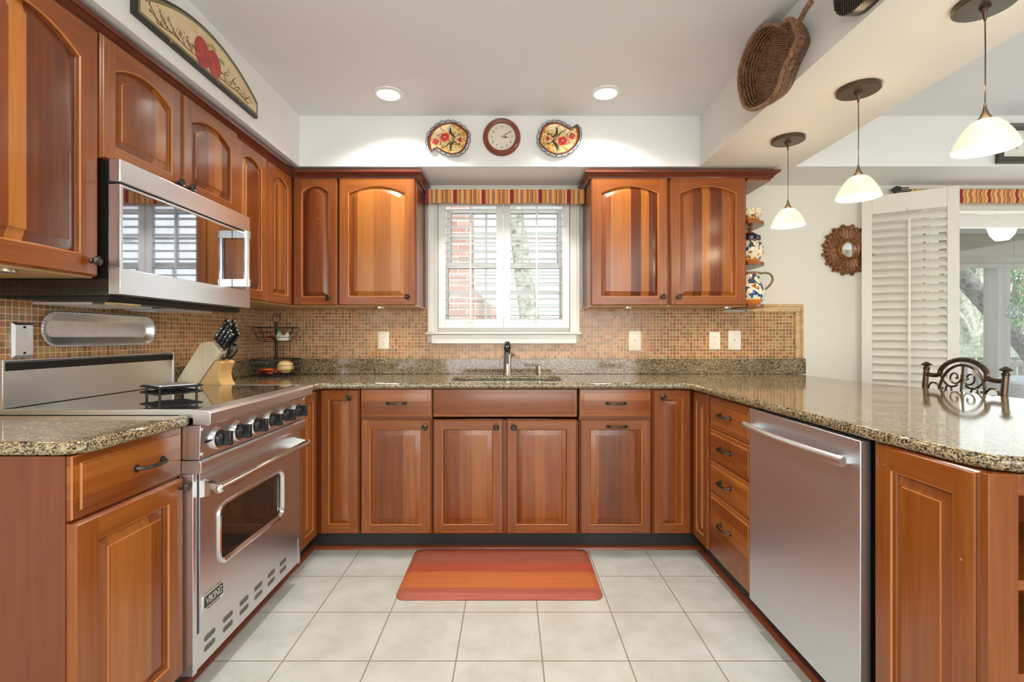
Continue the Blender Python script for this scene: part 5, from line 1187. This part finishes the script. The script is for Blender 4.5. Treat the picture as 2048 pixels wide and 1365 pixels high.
rl = thing('porch_railing', 'weathered porch railing with vertical pickets outside the patio door', 'railing', (5, 5.62, 0))
B(2.3, 9, 5.74, 5.80, .80, .862).build('rail', 'weathh', rl, bev=.005); B(2.3, 9, 5.74, 5.80, .05, .12).build('rail', 'weathh', rl, bev=.005)
for k in range(40):
    x = 2.9+.135*k
    B(x, x+.04, 5.75, 5.79, .12, .80).build('picket', 'weathv', rl)
fn = thing('garden_fence', 'greenish board fence with a broad top rail behind the porch', 'fence', (8, 7.5, -.3))
B(2.5, 14, 7.46, 7.60, .84, 1.03).build('top_rail', 'greenw', fn)
for k in range(60):
    x = 3.0+.19*k; B(x, x+.135, 7.5, 7.53, -.3, .838).build('board', 'weathv', fn)
nf = thing('glass_float', 'pale glass fishing float hanging in a net on the porch', 'float', (5.40, 5.25, 1.34)); 
MB().sphere((5.40, 5.25, 1.41), .062).build('ball', 'floatg', nf)
m = MB()
for k in range(8):
    a = 2*pi*k/8; m.tube([(5.40+.064*sin(b)*cos(a+.5*b), 5.25+.064*sin(b)*sin(a+.5*b), 1.41-.064*cos(b)) for b in [pi*j/8*.75 for j in range(9)]]+[(5.40, 5.25, 1.75)], .003, 5)
    m.tube([(5.40+.064*sin(b)*cos(a-.5*b), 5.25+.064*sin(b)*sin(a-.5*b), 1.41-.064*cos(b)) for b in [pi*j/8*.75 for j in range(9)]], .003, 5)
m.tube([(5.40, 5.25, 1.75), (5.40, 5.25, 2.32)], .002, 5); m.sphere((5.40, 5.25, 1.76), .018); m.build('net', 'barkd', nf)
pl_ = thing('porch_lamp', 'glowing white glass bowl lamp on the porch ceiling', 'ceiling light', (4.62, 4.6, 2.05))
MB().lathe([(.001, 2.06), (.05, 2.065), (.085, 2.11), (.105, 2.18), (.10, 2.23), (.001, 2.235)], (4.62, 4.6, 0)).build('bowl', plain('lit_bowl', (1, 1, 1), .3, emit=(1, .97, .9), estr=5), pl_)
MB().lathe([(.05, 2.236), (.06, 2.25), (.06, 2.318), (.001, 2.3185)], (4.62, 4.6, 0)).build('base', 'whitep', pl_)
random.seed(11)
def tree(name, label, pts, r, mat, branches, group=None):
    t = thing(name, label, 'tree', (pts[0][0], pts[0][1], pts[0][2])); k = len(pts)
    MB().tube(catmull([Vector(p) for p in pts], 4, False), [r*(1-.55*i/(4*(k-1))) for i in range(4*(k-1)+1)], 12).build('trunk', mat, t, smooth=60)
    for b in branches: MB().tube(catmull([Vector(p) for p in b], 3, False), [r*.55*(1-.6*i/(3*(len(b)-1))) for i in range(3*(len(b)-1)+1)], 8).build('branch', mat, t, smooth=60)
    return t
# yard at y = 9: pale multi-stemmed tree, dark leaning trunk nearer
tree('garden_tree', 'pale smooth-barked tree forking low behind the fence', [(8.34, 8.8, -.3), (8.32, 8.8, .6), (8.22, 8.8, 1.3), (8.08, 8.8, 2.1), (7.95, 8.8, 3.4)], .17, 'bark', [[(8.28, 8.8, 1.0), (8.5, 8.85, 1.35), (8.8, 8.9, 1.5), (9.2, 9, 2.1)], [(8.25, 8.8, 1.25), (8.42, 8.8, 1.9), (8.35, 8.7, 2.9)], [(8.3, 8.8, .9), (8.1, 8.7, 1.3), (7.7, 8.6, 1.8)]])
tree('garden_tree', 'slender upright pale tree stem behind the porch post', [(9.08, 9.3, -.3), (9.06, 9.3, 1.5), (9.1, 9.3, 3), (9.05, 9.3, 4.5)], .12, 'bark', [[(9.7, 9.3, .9), (9.85, 9.3, 1.9), (9.6, 9.3, 3)]])
tree('garden_tree', 'dark leaning tree trunk crossing behind the porch', [(5.2, 6.5, 3.0), (5.6, 6.6, 2.55), (6.05, 6.6, 2.02), (6.53, 6.6, 1.45), (7.0, 6.65, .95), (7.9, 6.7, -.3)], .15, 'barkd', [[(6.1, 6.6, 2.2), (6.6, 6.5, 2.8), (7.0, 6.5, 3.4)]])
def shrub(label, c, rad, n, mats, leaf=.07, cat='shrub'):
    m = MB()
    for i in range(n):
        while True:
            p = Vector((random.uniform(-1, 1), random.uniform(-1, 1), random.uniform(-1, 1)))
            if .3 < p.length < 1: break
        p = Vector(c)+Vector((p.x*rad[0], p.y*rad[1], p.z*rad[2])); e = Euler((random.uniform(0, 6), random.uniform(0, 6), random.uniform(0, 6))).to_matrix(); s = leaf*random.uniform(.6, 1.4)
        v = [m.bm.verts.new(p+e @ Vector(q)) for q in ((-s, 0, 0), (0, -s*.4, .01), (s, 0, 0), (0, s*.4, .01))]; m.q(v, 0 if random.random() > .08 else 1)
    t = thing('shrub', label, cat, (c[0], c[1], -.3)); m.build('foliage', mats, t, smooth=0)
    MB().cyl((c[0], c[1], -.3), (c[0], c[1], c[2]), .06, .03, 8).build('stem', 'barkd', t)
shrub('broad green leafy shrub behind the garden fence, left', (10.2, 11.5, 2.0), (1.2, .9, 2.3), 4500, ['leaf', 'leafp'])
shrub('green leafy shrub with pink blossom right of the porch post', (12.8, 11.8, 2.0), (1.1, .9, 2.4), 3500, ['leaf', 'leafp'])
shrub('tall pale green tree crown high behind the porch', (13.5, 14.5, 3.2), (3.5, 1.2, 3.4), 5000, ['leaf', 'leaf'], .13)
# beyond the sink window
def brick():
    m, nt, b = new_mat('neighbour_brick'); v = worldpos(nt)
    bt = N(nt, 'ShaderNodeTexBrick'); bt.inputs['Scale'].default_value = 1; bt.inputs['Brick Width'].default_value = .22; bt.inputs['Row Height'].default_value = .075; bt.inputs['Mortar Size'].default_value = .006
    bt.inputs['Color1'].default_value = (.50, .27, .22, 1); bt.inputs['Color2'].default_value = (.66, .42, .36, 1); bt.inputs['Mortar'].default_value = (.75, .72, .68, 1)
    L(nt, mapping(nt, v, (1, 1, 1), (pi/2, 0, 0)), bt.inputs['Vector']); L(nt, bt.outputs['Color'], b.inputs['Base Color']); b.inputs['Roughness'].default_value = .9; return m
nb_ = thing('brick_chimney', 'weathered red brick chimney wall outside the sink window', 'chimney', (-1.4, 6.4, -.3))
m = MB(); m.prism([(-2.6, -.3), (-.12, -.3), (-.12, 1.45), (-.5, 1.80), (-.5, 4.5), (-2.6, 4.5)], 6.2, 6.8, 'y'); m.build('brickwork', brick(), nb_, smooth=0)
tree('garden_tree', 'leaning bark-covered trunk outside the sink window', [(.36, 5.2, -.3), (.27, 5.2, .8), (.20, 5.2, 1.4), (.12, 5.2, 2.0), (.02, 5.2, 2.9), (-.02, 5.2, 4)], .135, 'bark', [])
nh = thing('neighbour_house', 'pale sided house beyond the tree outside the sink window', 'house', (2, 12, -.3))
m = MB()
for k in range(30): m.prism([(11.99, -.3+.16*k), (11.96, -.3+.16*k), (11.985, -.14+.16*k), (12.0, -.14+.16*k)], -5, 3.9, 'x')
m.build('siding', 'siding', nh); B(-5, 3.9, 12.0, 15, -.3, 4.5).build('wall', 'siding', nh); MB().prism([(11.7, 4.5), (13.5, 6), (15.3, 4.5)], -5.2, 4.1, 'x').build('roof', 'weath', nh)
bpy.context.view_layer.update()
